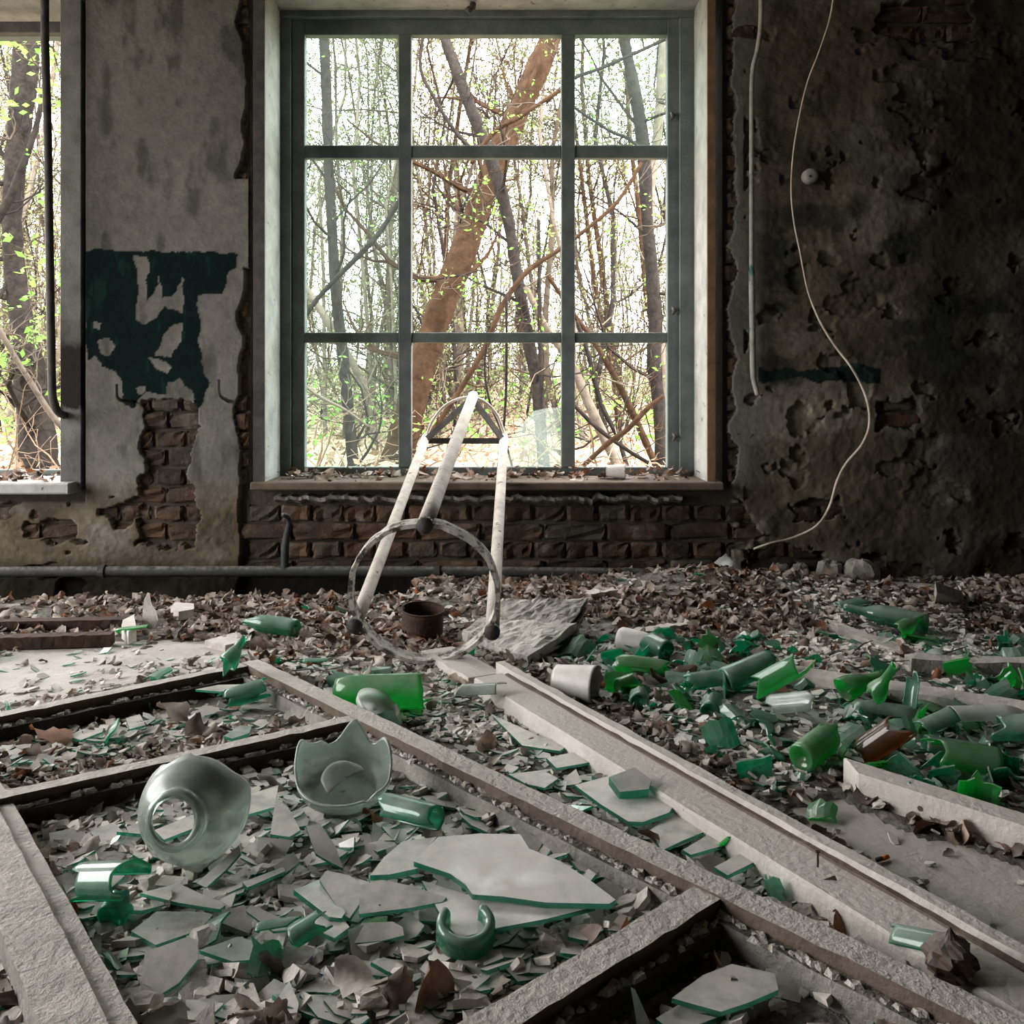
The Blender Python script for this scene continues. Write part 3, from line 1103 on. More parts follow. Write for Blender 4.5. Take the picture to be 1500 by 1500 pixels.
photo_tree('dark_tree', 'dark slim upright trunk behind the three glazed panes of the window', [(474, 40, 17), (478, 130, 18), (481, 230, 17), (486, 330, 18), (492, 430, 19), (500, 500, 20), (508, 580, 19), (514, 640, 19), (517, 676, 20)], 7.0, 'bark_dark', 1, 12)
photo_tree('leaning_tree', 'thick brown trunk leaning to the right behind the broken middle panes', [(812, 36, 38), (790, 95, 40), (765, 150, 42), (738, 210, 42), (712, 275, 42), (690, 340, 44), (662, 410, 46), (636, 480, 46), (614, 550, 48), (596, 620, 50)], 7.6, 'bark_brown', 2, 9)
photo_tree('crossing_tree', 'dark trunk leaning left and crossing in front of the thick brown trunk', [(648, 40, 18), (664, 90, 20), (684, 145, 21), (706, 200, 22), (728, 260, 22), (744, 320, 20), (752, 370, 20), (762, 430, 21), (774, 500, 22), (786, 560, 20), (793, 640, 20)], 6.9, 'bark_dark', 3, 10)
photo_tree('curved_tree', 'dark trunk curving down behind the right-hand panes', [(913, 40, 18), (925, 110, 20), (938, 180, 22), (944, 240, 24), (948, 320, 20), (955, 400, 22), (960, 470, 24), (958, 530, 26), (966, 600, 22), (970, 672, 24)], 6.9, 'bark_dark', 4, 10)
photo_tree('pale_tree', 'pale trunk standing just behind the dark curving trunk beside the sash stile', [(972, 60, 14), (968, 130, 16), (962, 210, 16), (952, 300, 14), (958, 420, 13), (968, 500, 15), (976, 590, 12), (978, 672, 12)], 8.0, 'bark_pale', 5, 5)
photo_tree('thin_pole_tree', 'thin straight dark pole of a dead sapling behind the middle panes', [(789, 322, 6), (790, 420, 7), (791, 500, 8), (793, 560, 8), (796, 660, 9)], 6.6, 'bark_dark', 6, 0)
photo_tree('bent_tree', 'pale grey trunk slanting down behind the lower right pane', [(770, 420, 10), (800, 480, 12), (838, 535, 15), (862, 590, 17), (880, 630, 18), (900, 672, 18)], 6.8, 'bark_pale', 7, 4)
photo_tree('slanting_tree', 'slim brown trunk slanting to the right behind the lower right pane', [(800, 400, 7), (842, 462, 8), (870, 500, 9), (905, 560, 12), (930, 612, 13), (955, 668, 12)], 7.2, 'bark_brown', 8, 4)
photo_tree('slanting_tree', 'slim dark trunk slanting down between the pale and the brown slanting trunks', [(845, 470, 6), (862, 520, 8), (880, 590, 9), (905, 640, 8), (915, 672, 8)], 6.9, 'bark_dark', 9, 3)
photo_tree('straight_tree', 'straight pale orange trunk far behind the middle of the window', [(668, 230, 10), (672, 330, 12), (673, 440, 13), (674, 540, 14), (672, 620, 15)], 10.5, 'bark_pale', 10, 10)
photo_tree('forked_tree', 'forked grey trunk low behind the left glazed panes', [(446, 420, 12), (470, 455, 14), (492, 490, 15), (515, 530, 14), (535, 570, 12), (545, 600, 12), (548, 640, 12)], 8.2, 'bark_pale', 12, 8)
# boughs that cross the view: each one a fallen or hanging branch
def bough(name, label, path, d, bark, seed, nb=4, dslope=0.0):
    photo_tree(name, label, path, d, bark, seed, nb, 0.2, 'branch', False, dslope, 0.7)


bough('fallen_branch', 'bare grey bough rising to the right behind the left glazed panes', [(600, 268, 7), (560, 335, 9), (530, 370, 10), (505, 395, 9), (470, 432, 8), (440, 472, 9)], 6.6, 'bark_dark', 20)
bough('fallen_branch', 'brown bough rising from the broken pane towards the crossing trunks', [(940, 238, 6), (905, 295, 7), (860, 335, 7), (820, 365, 8), (770, 400, 9), (735, 450, 10), (712, 505, 10), (690, 545, 10), (665, 585, 9), (625, 645, 9)], 6.3, 'bark_brown', 21)
bough('fallen_branch', 'peeled orange bough lying slanted behind the lower right pane', [(972, 580, 7), (950, 597, 9), (920, 628, 9), (890, 650, 9), (855, 682, 8)], 6.0, 'bark_brown', 22, 2)
bough('fallen_branch', 'dark bough slanting to the ground behind the lower right pane', [(838, 590, 6), (862, 615, 8), (885, 635, 8), (920, 660, 7), (950, 678, 7)], 6.1, 'bark_dark', 23, 3)
bough('fallen_branch', 'dark arching bough in the upper middle pane', [(622, 40, 6), (616, 100, 6), (640, 150, 6), (665, 190, 7), (690, 218, 7)], 6.2, 'bark_dark', 24, 4)
bough('hanging_vine', 'thin dark vine hanging behind the tripod stand top', [(742, 430, 4), (742, 520, 5), (741, 580, 5), (737, 632, 4), (728, 690, 4)], 5.6, 'bark_dark', 25, 0)
bough('hanging_vine', 'thin curving vine between the tripod stand and the crossing trunk', [(715, 490, 4), (710, 540, 4), (718, 590, 4), (738, 640, 4), (752, 690, 4)], 5.7, 'bark_dark', 26, 1)
bough('fallen_branch', 'twig lying across the lower left pane', [(440, 560, 5), (470, 582, 6), (505, 600, 5), (540, 625, 4)], 6.4, 'bark_pale', 27, 4)
bough('fallen_branch', 'slim branch across the right upper pane', [(990, 50, 6), (930, 78, 6), (880, 100, 6), (838, 116, 7), (800, 150, 6)], 6.6, 'bark_dark', 28, 5)
bough('fallen_branch', 'slim branch dropping across the right upper pane', [(842, 158, 5), (890, 190, 5), (925, 206, 6), (950, 235, 6)], 6.5, 'bark_dark', 29, 4)
bough('fallen_branch', 'brown shoot crossing the thick leaning trunk', [(840, 120, 6), (790, 152, 7), (760, 172, 8), (722, 195, 8), (690, 240, 7)], 6.4, 'bark_brown', 30, 3)
# seen through the second window
photo_tree('old_tree', 'big dark trunk with side limbs behind the second window', [(40, 30, 44), (36, 110, 42), (24, 230, 36), (18, 320, 30), (24, 420, 36), (40, 520, 46), (52, 620, 60), (55, 684, 70)], 6.4, 'bark_dark', 40, 8)
bough('fallen_branch', 'forked grey limb leaning behind the second window', [(66, 120, 8), (52, 190, 9), (30, 250, 12), (14, 290, 14), (-10, 330, 16)], 6.1, 'bark_dark', 41, 4)
bough('fallen_branch', 'pale bare limb sloping to the sill of the second window', [(-8, 470, 9), (20, 520, 9), (45, 560, 10), (70, 600, 10), (92, 628, 9)], 5.6, 'bark_pale', 42, 4)

# leafy sprigs close behind the panes
def sprig(label, px, py, d, seed, n=9, s=0.05, up=(0.2, 0, 1)):
    rng = random.Random(seed)
    c = P(px, py, d)
    root = empty('leafy_sprig', c)
    tag(root, label, 'sprig', 'leafy sprigs outside the windows')
    b, tips = MB(), []
    for k in range(4):
        grow(b, c, Vector((rng.gauss(0, 0.8), rng.gauss(0, 0.5), rng.gauss(0.2, 0.6))), 0.32, 0.006, 1, rng, tips, 0.05, 4, 0.3, (1, 3))
    b.build('twigs', 'bark_grey', root)
    b = MB()
    for (p, dd) in tips:
        leaf_tuft(b, p, rng, n, s)
    tag(b.build('foliage', 'leaf_green', root), kind='stuff')


for k, (px, py, d) in enumerate([(20, 75, 6.0), (60, 100, 6.1), (78, 70, 5.8), (14, 205, 5.9), (10, 490, 5.8), (36, 505, 5.9), (78, 430, 6.0), (50, 350, 6.3)]):
    sprig('sprig of fresh green leaves behind the second window', px, py, d, 60 + k, 4, 0.045)
for k, (px, py, d) in enumerate([(765, 152, 6.3), (745, 205, 6.2), (700, 270, 6.2), (690, 330, 6.4), (660, 420, 6.5), (965, 150, 6.6), (970, 330, 6.6), (740, 390, 6.5), (850, 90, 6.4), (730, 470, 6.6)]):
    sprig('sprig of fresh green leaves behind the big window', px, py, d, 80 + k, 3, 0.024)

# young woodland further off: shared shapes, each a thing
SAP = []
for s in range(8):
    rng = random.Random(300 + s)
    b, tips = MB(), []
    h = rng.uniform(6, 8)
    pts = [Vector((0, 0, -0.3))]
    lean = Vector((rng.gauss(0, 0.10), rng.gauss(0, 0.06), 1)).normalized()
    for i in range(1, 9):
        pts.append(pts[0] + lean * (h * i / 8) + Vector((rng.gauss(0, 0.07), rng.gauss(0, 0.07), 0)))
    r0 = rng.uniform(0.013, 0.036)
    rad = [r0 * (1 - 0.8 * i / 8) for i in range(9)]
    b.tube(pts, rad, 6)
    for k in range(20):
        i = rng.randint(1, 8)
        q = pts[i - 1].lerp(pts[i], rng.random())
        grow(b, q, Vector((rng.gauss(0, 1), rng.gauss(0, 1), rng.uniform(0.1, 0.9))), rng.uniform(0.7, 1.7), max(rad[i] * 0.4, 0.006), 2, rng, tips, 0.1, 4, 0.22, (3, 5))
    for (p, dd) in tips:
        if rng.random() < 0.75:
            leaf_tuft(b, p, rng, 4, 0.03)
            b.mi[-4:] = [1] * 4
    me_o = b.build('young_tree', [('bark_grey', 'bark_brown', 'bark_pale', 'bark_dark')[s % 4], 'needle'])
    SAP.append(me_o.data)
    bpy.data.objects.remove(me_o)
rng = random.Random(99)
spots = []
for k in range(230):
    y = 9 + 32 * rng.random() ** 1.4
    lo, hi = (-0.60 * y, 0.26 * y)
    x = rng.uniform(lo, hi)
    px = VX + FPX * x / y
    if 125 < px < 400 and rng.random() < 0.9:
        x = rng.choice([(rng.uniform(420, 1000) - VX), (rng.uniform(-60, 100) - VX)]) * y / FPX
    spots.append((x, y))
for k, (x, y) in enumerate(spots):
    o = link('young_tree', SAP[k % 8])
    o.location = (x, y, gz(x, y))
    s = rng.uniform(0.75, 1.25)
    o.scale = (s, s, s * rng.uniform(0.9, 1.2))
    o.rotation_euler = (rng.gauss(0, 0.06), rng.gauss(0, 0.09), rng.uniform(0, 6.28))
    tag(o, 'slender young tree with ' + ('grey-brown', 'brown', 'pale grey', 'dark')[(k % 8) % 4] + ' bark in the ' + ('near' if y < 16 else 'deeper') + ' woods outside', 'tree', 'young trees in the woods outside')

# dead brush and greenery on the ground: nobody could count it
rng = random.Random(123)
b, tips = MB(), []
for k in range(420):
    y = rng.uniform(5.2, 15)
    x = rng.choice([rng.uniform(-0.24, 0.2), rng.uniform(-0.24, 0.2), rng.uniform(-0.6, -0.46)]) * y
    p = Vector((x, y, gz(x, y) - 0.02))
    grow(b, p, Vector((rng.gauss(0, 1), rng.gauss(0, 1), rng.uniform(0.05, 1.0))), rng.uniform(0.3, 0.95), rng.uniform(0.004, 0.012), 1, rng, tips, -0.02, 4, 0.28, (1, 4))
tag(b.build('dead_brush', 'dead_brush'), 'tangle of dead stems and twigs on the woodland ground', 'undergrowth', kind='stuff')
b = MB()
for k in range(5200):
    y = 5.0 + 11 * rng.random() ** 1.2
    x = rng.choice([rng.uniform(-0.24, 0.2), rng.uniform(-0.24, 0.2), rng.uniform(-0.6, -0.46)]) * y
    leaf_tuft(b, Vector((x, y, gz(x, y) + 0.02)), rng, 1, rng.uniform(0.03, 0.06))
tag(b.build('fallen_leaf_carpet', 'dead_brush'), 'carpet of fallen leaves on the woodland ground', 'leaf litter', kind='stuff')
b = MB()
for k in range(1500):
    y = 7.0 + 16 * rng.random()
    x = rng.choice([rng.uniform(-0.24, 0.2), rng.uniform(-0.24, 0.2), rng.uniform(-0.6, -0.46)]) * y
    leaf_tuft(b, Vector((x, y, gz(x, y) + abs(rng.gauss(0, 0.35)))), rng, 3, 0.045)
tag(b.build('green_undergrowth', 'leaf_green'), 'fresh green undergrowth low among the young trees', 'undergrowth', kind='stuff')

# =================================================================== THINGS ON THE WALL
def single(name, mat, label, cat, build, smooth=True, group=None):
    b = MB()
    build(b)
    o = b.build(name, mat, None, smooth)
    return tag(o, label, cat, group)


def pathtube(pts, r, n=8, m=5):
    sp, sr = smooth_path([Vector(p) for p in pts], [r] * len(pts) if not hasattr(r, '__len__') else r, m)
    return lambda b: b.tube(sp, sr, n)


single('cable', 'cable', 'loose cream cable hanging in a curve down the dark wall', 'cable',
       pathtube([P(px, py, 3.70 + 0.02 * (i % 2)) for i, (px, py) in enumerate([(1224, -30), (1216, 25), (1200, 75), (1183, 120), (1171, 170), (1162, 225), (1159, 280), (1163, 325), (1172, 370), (1183, 425), (1200, 468), (1222, 505), (1245, 535), (1262, 565), (1272, 595), (1273, 625), (1262, 652), (1240, 678), (1226, 705), (1215, 742), (1196, 770), (1160, 788), (1130, 795), (1104, 804)])],
                [0.0034] * 10 + [0.0055] * 10 + [0.0045] * 4, 8))
con = empty('wall_conduit', P(1105, 578, 3.72))
tag(con, 'pale vertical conduit pipe ending above the floor beside the window', 'pipe')
b = MB()
pathtube([P(1115, -20, 3.71), P(1114, 40, 3.71), P(1109, 75, 3.71), P(1102, 110, 3.715), P(1101, 200, 3.715), P(1101, 320, 3.715), P(1101, 400, 3.715)], 0.0095, 10)(b)
b.build('upper_pipe', 'conduit', con, True)
b = MB()
pathtube([P(1101, 396, 3.715), P(1102, 470, 3.715), P(1103, 540, 3.715), P(1105, 560, 3.713), P(1110, 579, 3.70)], [0.012, 0.012, 0.012, 0.011, 0.009], 10)(b)
b.build('lower_pipe', 'conduit', con, True)

jb = empty('junction_cover', P(1187, 258, 3.72))
tag(jb, 'round plaster junction cover on the dark wall beside the cable', 'junction box')
b = MB()
vs, fs = lathe([(0.0005, 0.018), (0.020, 0.017), (0.029, 0.012), (0.031, 0.0), (0.031, -0.03)], 28, m=10)
mt = frame_m(P(1187, 258, 3.735), (0, -1, 0))
b.add([mt @ v for v in vs], fs)
b.build('cover', 'conduit', jb, True)
b = MB()
vs, fs = lathe([(0.0004, 0.003), (0.004, 0.0025), (0.005, 0.0)], 12, m=4)
mt = frame_m(P(1187, 258, 3.7165), (0, -1, 0))
b.add([mt @ v for v in vs], fs)
b.build('screw', 'metal_dark', jb, True)


def hook(label, pts):
    single('wall_hook', 'metal_dark', label, 'hook', pathtube(pts, 0.0075, 8))


hook('dark bent iron hook below the green paint, nearer the second window', [P(170, 563, 3.66), P(170, 575, 3.655), P(172, 583, 3.66), P(180, 587, 3.68), P(196, 588, 3.77)])
hook('bent iron hook with a pale worn tip, beside the window reveal', [P(320, 556, 3.66), P(320, 572, 3.655), P(323, 580, 3.66), P(330, 585, 3.69), P(334, 588, 3.77)])

hp = empty('heating_pipe', G(420, 850))
tag(hp, 'dusty heating pipe running low along the foot of the window wall', 'pipe')
b = MB()
pathtube([P(-60, 838, 3.64), P(200, 837, 3.64), P(560, 837, 3.64), P(760, 838, 3.64), P(1000, 841, 3.64)], 0.021, 12)(b)
b.build('main_run', 'pipe', hp, True)
b = MB()
pathtube([P(417, 836, 3.64), P(418, 800, 3.64), P(422, 775, 3.64), P(424, 765, 3.63), P(421, 757, 3.61), P(414, 754, 3.59)], [0.016, 0.015, 0.013, 0.011, 0.010, 0.009], 10)(b)
b.build('riser', 'pipe', hp, True)
for px in (150, 640):
    b = MB()
    q = P(px, 837, 3.64)
    b.tube([q + Vector((-0.012, 0, 0)), q + Vector((0.012, 0, 0))], 0.027, 12)
    b.tube([q + Vector((0, 0, 0)), q + Vector((0, 0.10, 0))], 0.008, 8)
    b.build('bracket', 'metal_dark', hp)

single('window_pipe', 'metal_dark', 'dark upright pipe in front of the second window bending to the wall', 'pipe',
       pathtube([P(66, -30, 3.62), P(66, 60, 3.62), P(70, 200, 3.62), P(72, 330, 3.62), P(74, 450, 3.62), P(76, 560, 3.62), P(78, 585, 3.62), P(84, 602, 3.65), P(93, 608, 3.74)], 0.0155, 12))

for k, (y0, y1, px1) in enumerate(((911, 907, 190), (935, 929, 165))):
    p0, p1 = G(-40, y0, 0.035), G(px1, y1, 0.035)
    p0.z = p1.z = 0.004
    single('iron_bar', 'rust', ('rusty flat iron bar lying nearer the wall trench, second window side', 'rusty flat iron bar lying nearer the bare concrete strip')[k], 'bar',
           lambda b: b.sweep(p0, p1, [(-0.022, 0), (0.022, 0), (0.022, 0.035), (-0.022, 0.035)], 0, 20, 0.001), False)

# =================================================================== TRIPOD STAND leaning out through the broken pane
def torus_pts(c, u, v, r, n, a0=0, a1=2 * math.pi):
    return [c + (u * math.cos(a0 + (a1 - a0) * i / n) + v * math.sin(a0 + (a1 - a0) * i / n)) * r for i in range(n + 1)]


C1 = P(622, 882, 2.50)
C1.z = 0.218
C2 = P(686, 624, 4.18)
ax = (C2 - C1).normalized()
uu = Vector((1, 0, 0)) - ax * ax.x
uu.normalize()
vv = ax.cross(uu) * -1
if vv.z < 0:
    vv = -vv
RH = 0.200
stand = empty('metal_stand', (C1.x, C1.y, 0))
tag(stand, 'white tubular three-legged metal stand with hoop, leaning through the broken window', 'stand')
b = MB()
npt = 72
pts = torus_pts(C1, uu, vv, RH, npt)
vs, fs = [], []
rngh = random.Random(4)
for i in range(npt):
    rad = (pts[i] - C1).normalized()
    t = rngh.uniform(-0.0015, 0.0015)
    for (dr, da) in ((-0.006, -0.021), (0.006, -0.021), (0.008, 0.0), (0.006, 0.021), (-0.006, 0.021), (-0.004, 0.0)):
        vs.append(pts[i] + rad * (dr + t) + ax * (da + t))
for i in range(npt):
    j = (i + 1) % npt
    for k in range(6):
        fs.append((i * 6 + k, j * 6 + k, j * 6 + (k + 1) % 6, i * 6 + (k + 1) % 6))
b.add(vs, fs)
tag(b.build('hoop', 'metal_ring', stand), 'flat iron hoop with flaking pale paint')
far = {'top': P(693, 580, 4.10), 'left': P(624, 641, 4.22), 'right': P(738, 641, 4.22)}
near = {}
for key, ang in (('top', 88), ('left', 206), ('right', -30)):
    a = math.radians(ang)
    near[key] = C1 + (uu * math.cos(a) + vv * math.sin(a)) * (RH + (0.012 if key != 'top' else 0.0))
for key in ('left', 'top', 'right'):
    b = MB()
    p0, p1 = near[key] - ax * 0.02, far[key]
    rr = 0.0195 if key != 'top' else 0.0225
    b.tube([p0.lerp(p1, t / 10) for t in range(11)], rr, 14)
    leg = b.build('leg', 'metal_white', stand, True)
    b = MB()
    b.tube([p0 - ax * 0.006, p0 + ax * 0.012], rr * (1.12 if key != 'top' else 1.01), 12)
    b.build('foot_or_tube_end', 'metal_dark', leg, True)  # on the top leg this dark cap stands for the shaded open tube end
for (a, c) in (('left', 'top'), ('top', 'right'), ('left', 'right')):
    p0, p1 = far[a].copy(), far[c].copy()
    p0 -= (far[a] - near[a]).normalized() * 0.05
    p1 -= (far[c] - near[c]).normalized() * 0.05
    b = MB()
    b.sweep(p0, p1, [(-0.005, -0.013), (0.005, -0.013), (0.005, 0.013), (-0.005, 0.013)], 0, 4)
    b.build('brace', 'metal_dark', stand)
cc = (far['left'] + far['right'] + far['top']) / 3
arc = [far['left'], P(634, 616, 4.2), P(650, 596, 4.16), P(670, 585, 4.12), P(692, 582, 4.10), P(712, 590, 4.12), P(728, 608, 4.16), P(738, 634, 4.2)]
sp, sr = smooth_path(arc, [0.007] * len(arc))
b = MB()
b.tube(sp, sr, 8)
b.build('top_hoop', 'metal_white', stand, True)

# =================================================================== FALLEN WINDOW FRAME AND BOARDS
ZT = 0.056


def T(px, py, z=ZT):
    v = G(px, py, z)
    v.z = 0.0
    return v


# profile, u to the right of the running direction; rebate on the left side
def prof_rebate(w=0.042, h=ZT, side=-1, reb=0.020, rh=0.036):
    pr = [(-w / 2, 0), (w / 2, 0), (w / 2, h), (-w / 2, h)]
    if side < 0:
        return [(-w / 2 - reb, 0.002), (w / 2, 0.002), (w / 2, h), (-w / 2, h), (-w / 2 + 0.001, rh), (-w / 2 - reb, rh)]
    return [(-w / 2, 0.002), (w / 2 + reb, 0.002), (w / 2 + reb, rh), (w / 2 - 0.001, rh), (w / 2, h), (-w / 2, h)]


frame = empty('old_casement', T(530, 1045))
tag(frame, 'large dusty wooden window sash lying flat on the floor amid broken glass', 'window sash')


def putty(p0, p1, off, seed, mat='putty'):
    """crumbs left along a rebate"""
    rng = random.Random(seed)
    p0, p1 = Vector(p0), Vector(p1)
    d = (p1 - p0).normalized()
    u = d.cross(Vector((0, 0, 1)))
    L = (p1 - p0).length
    b = MB()
    n = int(L / 0.012)
    for i in range(n):
        if rng.random() < 0.25:
            continue
        c = p0 + d * (L * (i + rng.random()) / n) + u * (off + rng.gauss(0, 0.004)) + Vector((0, 0, 0.0365))
        s = rng.uniform(0.004, 0.011)
        q = [c + Vector((rng.uniform(-1, 1) * s, rng.uniform(-1, 1) * s, 0)) for _ in range(2)]
        vs = [c + (d * math.cos(a) * 1.6 + u * math.sin(a)) * s * rng.uniform(0.6, 1.2) - Vector((0, 0, 0.002)) for a in (0, 1.26, 2.5, 3.77, 5.0)]
        vs += [c + (q2 - c) * rng.uniform(0.5, 0.85) + Vector((0, 0, s * rng.uniform(0.3, 0.8))) for q2 in list(vs)]
        b.add(vs, [(0, 1, 6, 5), (1, 2, 7, 6), (2, 3, 8, 7), (3, 4, 9, 8), (4, 0, 5, 9), (5, 6, 7, 8, 9)])
    return tag(b.build('putty', mat, frame), kind='stuff')


A0, A1 = T(366, 968), T(1625, 1572)
b = MB()
b.sweep(A0, A1, prof_rebate(0.046, ZT, 1, 0.022, 0.036), [0, 0, 2, 1, 0, 0], 50, 0.0006)
b.build('stile', ['wood_dusty', 'wood_brown', 'dirt'], frame)
putty(A0, A1, 0.033, 1)
L0, L1 = T(-95, 1058), T(168, 1620)
b = MB()
b.sweep(L0, L1, prof_rebate(0.062, 0.052, -1, 0.028, 0.044), [0, 0, 0, 1, 2, 0], 30, 0.0009)
b.build('stile', ['wood_dusty', 'wood_brown', 'wood_dusty'], frame)
putty(L0, L1, -0.042, 2)
for k, (q0, q1, sd, w) in enumerate((((-60, 1058), (366, 971), 1, 0.034), ((-8, 1165), (532, 1047), 1, 0.034), ((560, 1590), (1046, 1298), 1, 0.046))):
    p0, p1 = T(*q0), T(*q1)
    b = MB()
    b.sweep(p0, p1, prof_rebate(w, ZT - 0.001 * (k + 1), sd, 0.020, 0.034), [0, 3, 2, 1, 0, 0], 24, 0.0006)
    b.build('rail', ['wood_dusty', 'wood_brown', 'dirt', 'side_shade'], frame)  # near sides of the rails coloured dark for their shade
    putty(p0, p1, w / 2 + 0.010, 3 + k)
# glass slivers still held in the rebate of the last bay
b = MB()
for (x0, y0, x1, y1, h) in ((1010, 1350, 1040, 1330, 0.012), (975, 1382, 990, 1370, 0.014), (895, 1425, 905, 1408, 0.02), (830, 1455, 842, 1438, 0.02)):
    p, q = G(x0, y0, 0.03), G(x1, y1, 0.03)
    b.add([p, q, q + Vector((0, 0, h)), p + Vector((0, 0, h * 0.6)), p + Vector((0, .003, 0)), q + Vector((0, .003, 0)), q + Vector((0, .003, h)), p + Vector((0, .003, h * .6))],
          [(0, 1, 2, 3), (7, 6, 5, 4), (0, 4, 5, 1), (1, 5, 6, 2), (2, 6, 7, 3), (3, 7, 4, 0)])
tag(b.build('glass_sliver', 'g_haze', frame), kind='stuff')

# wide board beside the fallen casement on its outer side: pale board with a raised strip
board = empty('long_board', T(710, 988, 0.05))
tag(board, 'long pale dusty board with a raised strip and brown groove, running beside the fallen casement', 'board')
B0, B1 = T(715, 985, 0.055), T(1640, 1528, 0.055)
b = MB()
w = 0.078
b.sweep(B0, B1, [(-w / 2, 0.002), (w / 2, 0.002), (w / 2, 0.043), (w / 2 - 0.004, 0.047), (-w / 2, 0.048)], 0, 20, 0.0003)
b.build('plank', 'wood_light', board)
dB = (B1 - B0).normalized()
uB = dB.cross(Vector((0, 0, 1)))
b = MB()
o0 = -uB * (w / 2 + 0.004)
b.sweep(B0 + o0 + dB * 0.02, B1 + o0, [(-0.006, 0.002), (0.006, 0.002), (0.006, 0.052), (-0.006, 0.052)], 0, 40, 0.0008)
b.build('groove_lining', 'wood_brown', board)
b = MB()
o0 = -uB * (w / 2 + 0.020)
b.sweep(B0 + o0 - dB * 0.05, B1 + o0, [(-0.011, 0.002), (0.011, 0.002), (0.011, 0.062), (-0.011, 0.062)], 0, 40, 0.0008)
b.build('raised_strip', 'wood_light', board)
b = MB()
q = P(1196, 1262, 1.42)
q = G(1198, 1270, 0.05)
b.tube([q, q + Vector((0.0, 0, 0.022))], 0.0016, 6)
b.tube([q + Vector((0, 0, 0.022)), q + Vector((0, 0, 0.024))], 0.0035, 8)
b.build('nail', 'rust', board)

# stub of the same board further back, under the hoop
st = T(640, 950, 0.03), T(712, 985, 0.03)
single('board_stub', 'wood_light', 'short pale board end lying under the hoop of the metal stand', 'board',
       lambda b: b.sweep(st[0], st[1] - Vector((0, 0.02, 0)), [(-0.05, 0.002), (0.05, 0.002), (0.05, 0.03), (-0.05, 0.03)], 0, 8, 0.001), False)

# square beam on the bare floor, mitred end
beam = empty('white_beam', G(1255, 1175))
tag(beam, 'thick white square-edged timber beam lying on the bare floor beside the green bottles', 'beam')
c0, c1 = G(1256, 1176), G(1640, 1308)
dC = (c1 - c0).normalized()
uC = dC.cross(Vector((0, 0, 1)))
b = MB()
nseg = 6
vs, fs = [], []
for i in range(nseg + 1):
    q = c0.lerp(c1, i / nseg)
    for (a, h, sh) in ((0, 0.001, 0), (0, 0.054, 0), (-0.050, 0.056, -0.055), (-0.050, 0.001, -0.055)):
        s2 = sh * (1 - i / nseg)
        vs.append(q + uC * (a + R.gauss(0, 0.0002)) + dC * s2 + Vector((0, 0, h + (R.gauss(0, 0.0003) if h > 0.01 else 0))))
for i in range(nseg):
    for k in range(4):
        k2 = (k + 1) % 4
        fs.append((i * 4 + k, (i + 1) * 4 + k, (i + 1) * 4 + k2, i * 4 + k2))
fs += [(0, 1, 2, 3), (nseg * 4 + 3, nseg * 4 + 2, nseg * 4 + 1, nseg * 4)]
b.add(vs, fs)
bevel(b.build('timber', 'wood_light', beam), 0.003)
b = MB()
kn = G(1376, 1206, 0.03) - uC * -0.001
qk = c0 + dC * 0.115 + uC * 0.0008 + Vector((0, 0, 0.028))
b.tube([qk - uC * 0.002, qk + uC * 0.0006], 0.0045, 9)
b.build('knot', 'wood_brown', beam)

# ribbed moulding strip
r0, r1 = G(1128, 1012), G(1620, 1096)
single('ribbed_moulding', 'wood_light', 'long ribbed white moulding strip lying over the green shards', 'moulding',
       lambda b: b.sweep(r0, r1, [(-0.026, 0.032), (0.026, 0.032), (0.026, 0.060), (0.018, 0.066), (0.010, 0.061), (0.003, 0.068), (-0.004, 0.063), (-0.012, 0.070), (-0.019, 0.065), (-0.026, 0.067)], 0, 40, 0.0005), False)
for k, (q0, q1, ww, hh, lab) in enumerate((((1215, 925), (1370, 985), 0.05, 0.02, 'grey plank slanting across the rubble above the ribbed moulding'),
                                      ((1330, 1000), (1560, 1010), 0.06, 0.06, 'dark grey board end lying in the shade near the dark wall corner'),
                                      ((1290, 868), (1450, 880), 0.06, 0.03, 'flat grey slat on the rubble at the foot of the dark wall'),
                                      ((858, 893), (925, 882), 0.06, 0.05, 'short weathered plank behind the bent insulation slab'),
                                      ((935, 935), (1010, 922), 0.05, 0.015, 'small pale lath lying beside the white plastic bottle'))):
    p0, p1 = G(*q0), G(*q1)
    single('loose_plank', ('stone', 'wood_dusty', 'wood_light', 'wood_light', 'wood_light')[k], lab, 'plank',
           lambda b: b.sweep(p0, p1, [(-ww / 2, 0.01), (ww / 2, 0.01), (ww / 2, 0.01 + hh), (-ww / 2, 0.01 + hh)], 0, 10, 0.002), False)

# =================================================================== BIG PIECES OF RUBBLE
def rag_poly(n, rx, ry, rng, amp=0.25):
    return [(rx * math.cos(2 * math.pi * i / n) * (1 + rng.uniform(-amp, amp)), ry * math.sin(2 * math.pi * i / n) * (1 + rng.uniform(-amp, amp))) for i in range(n)]


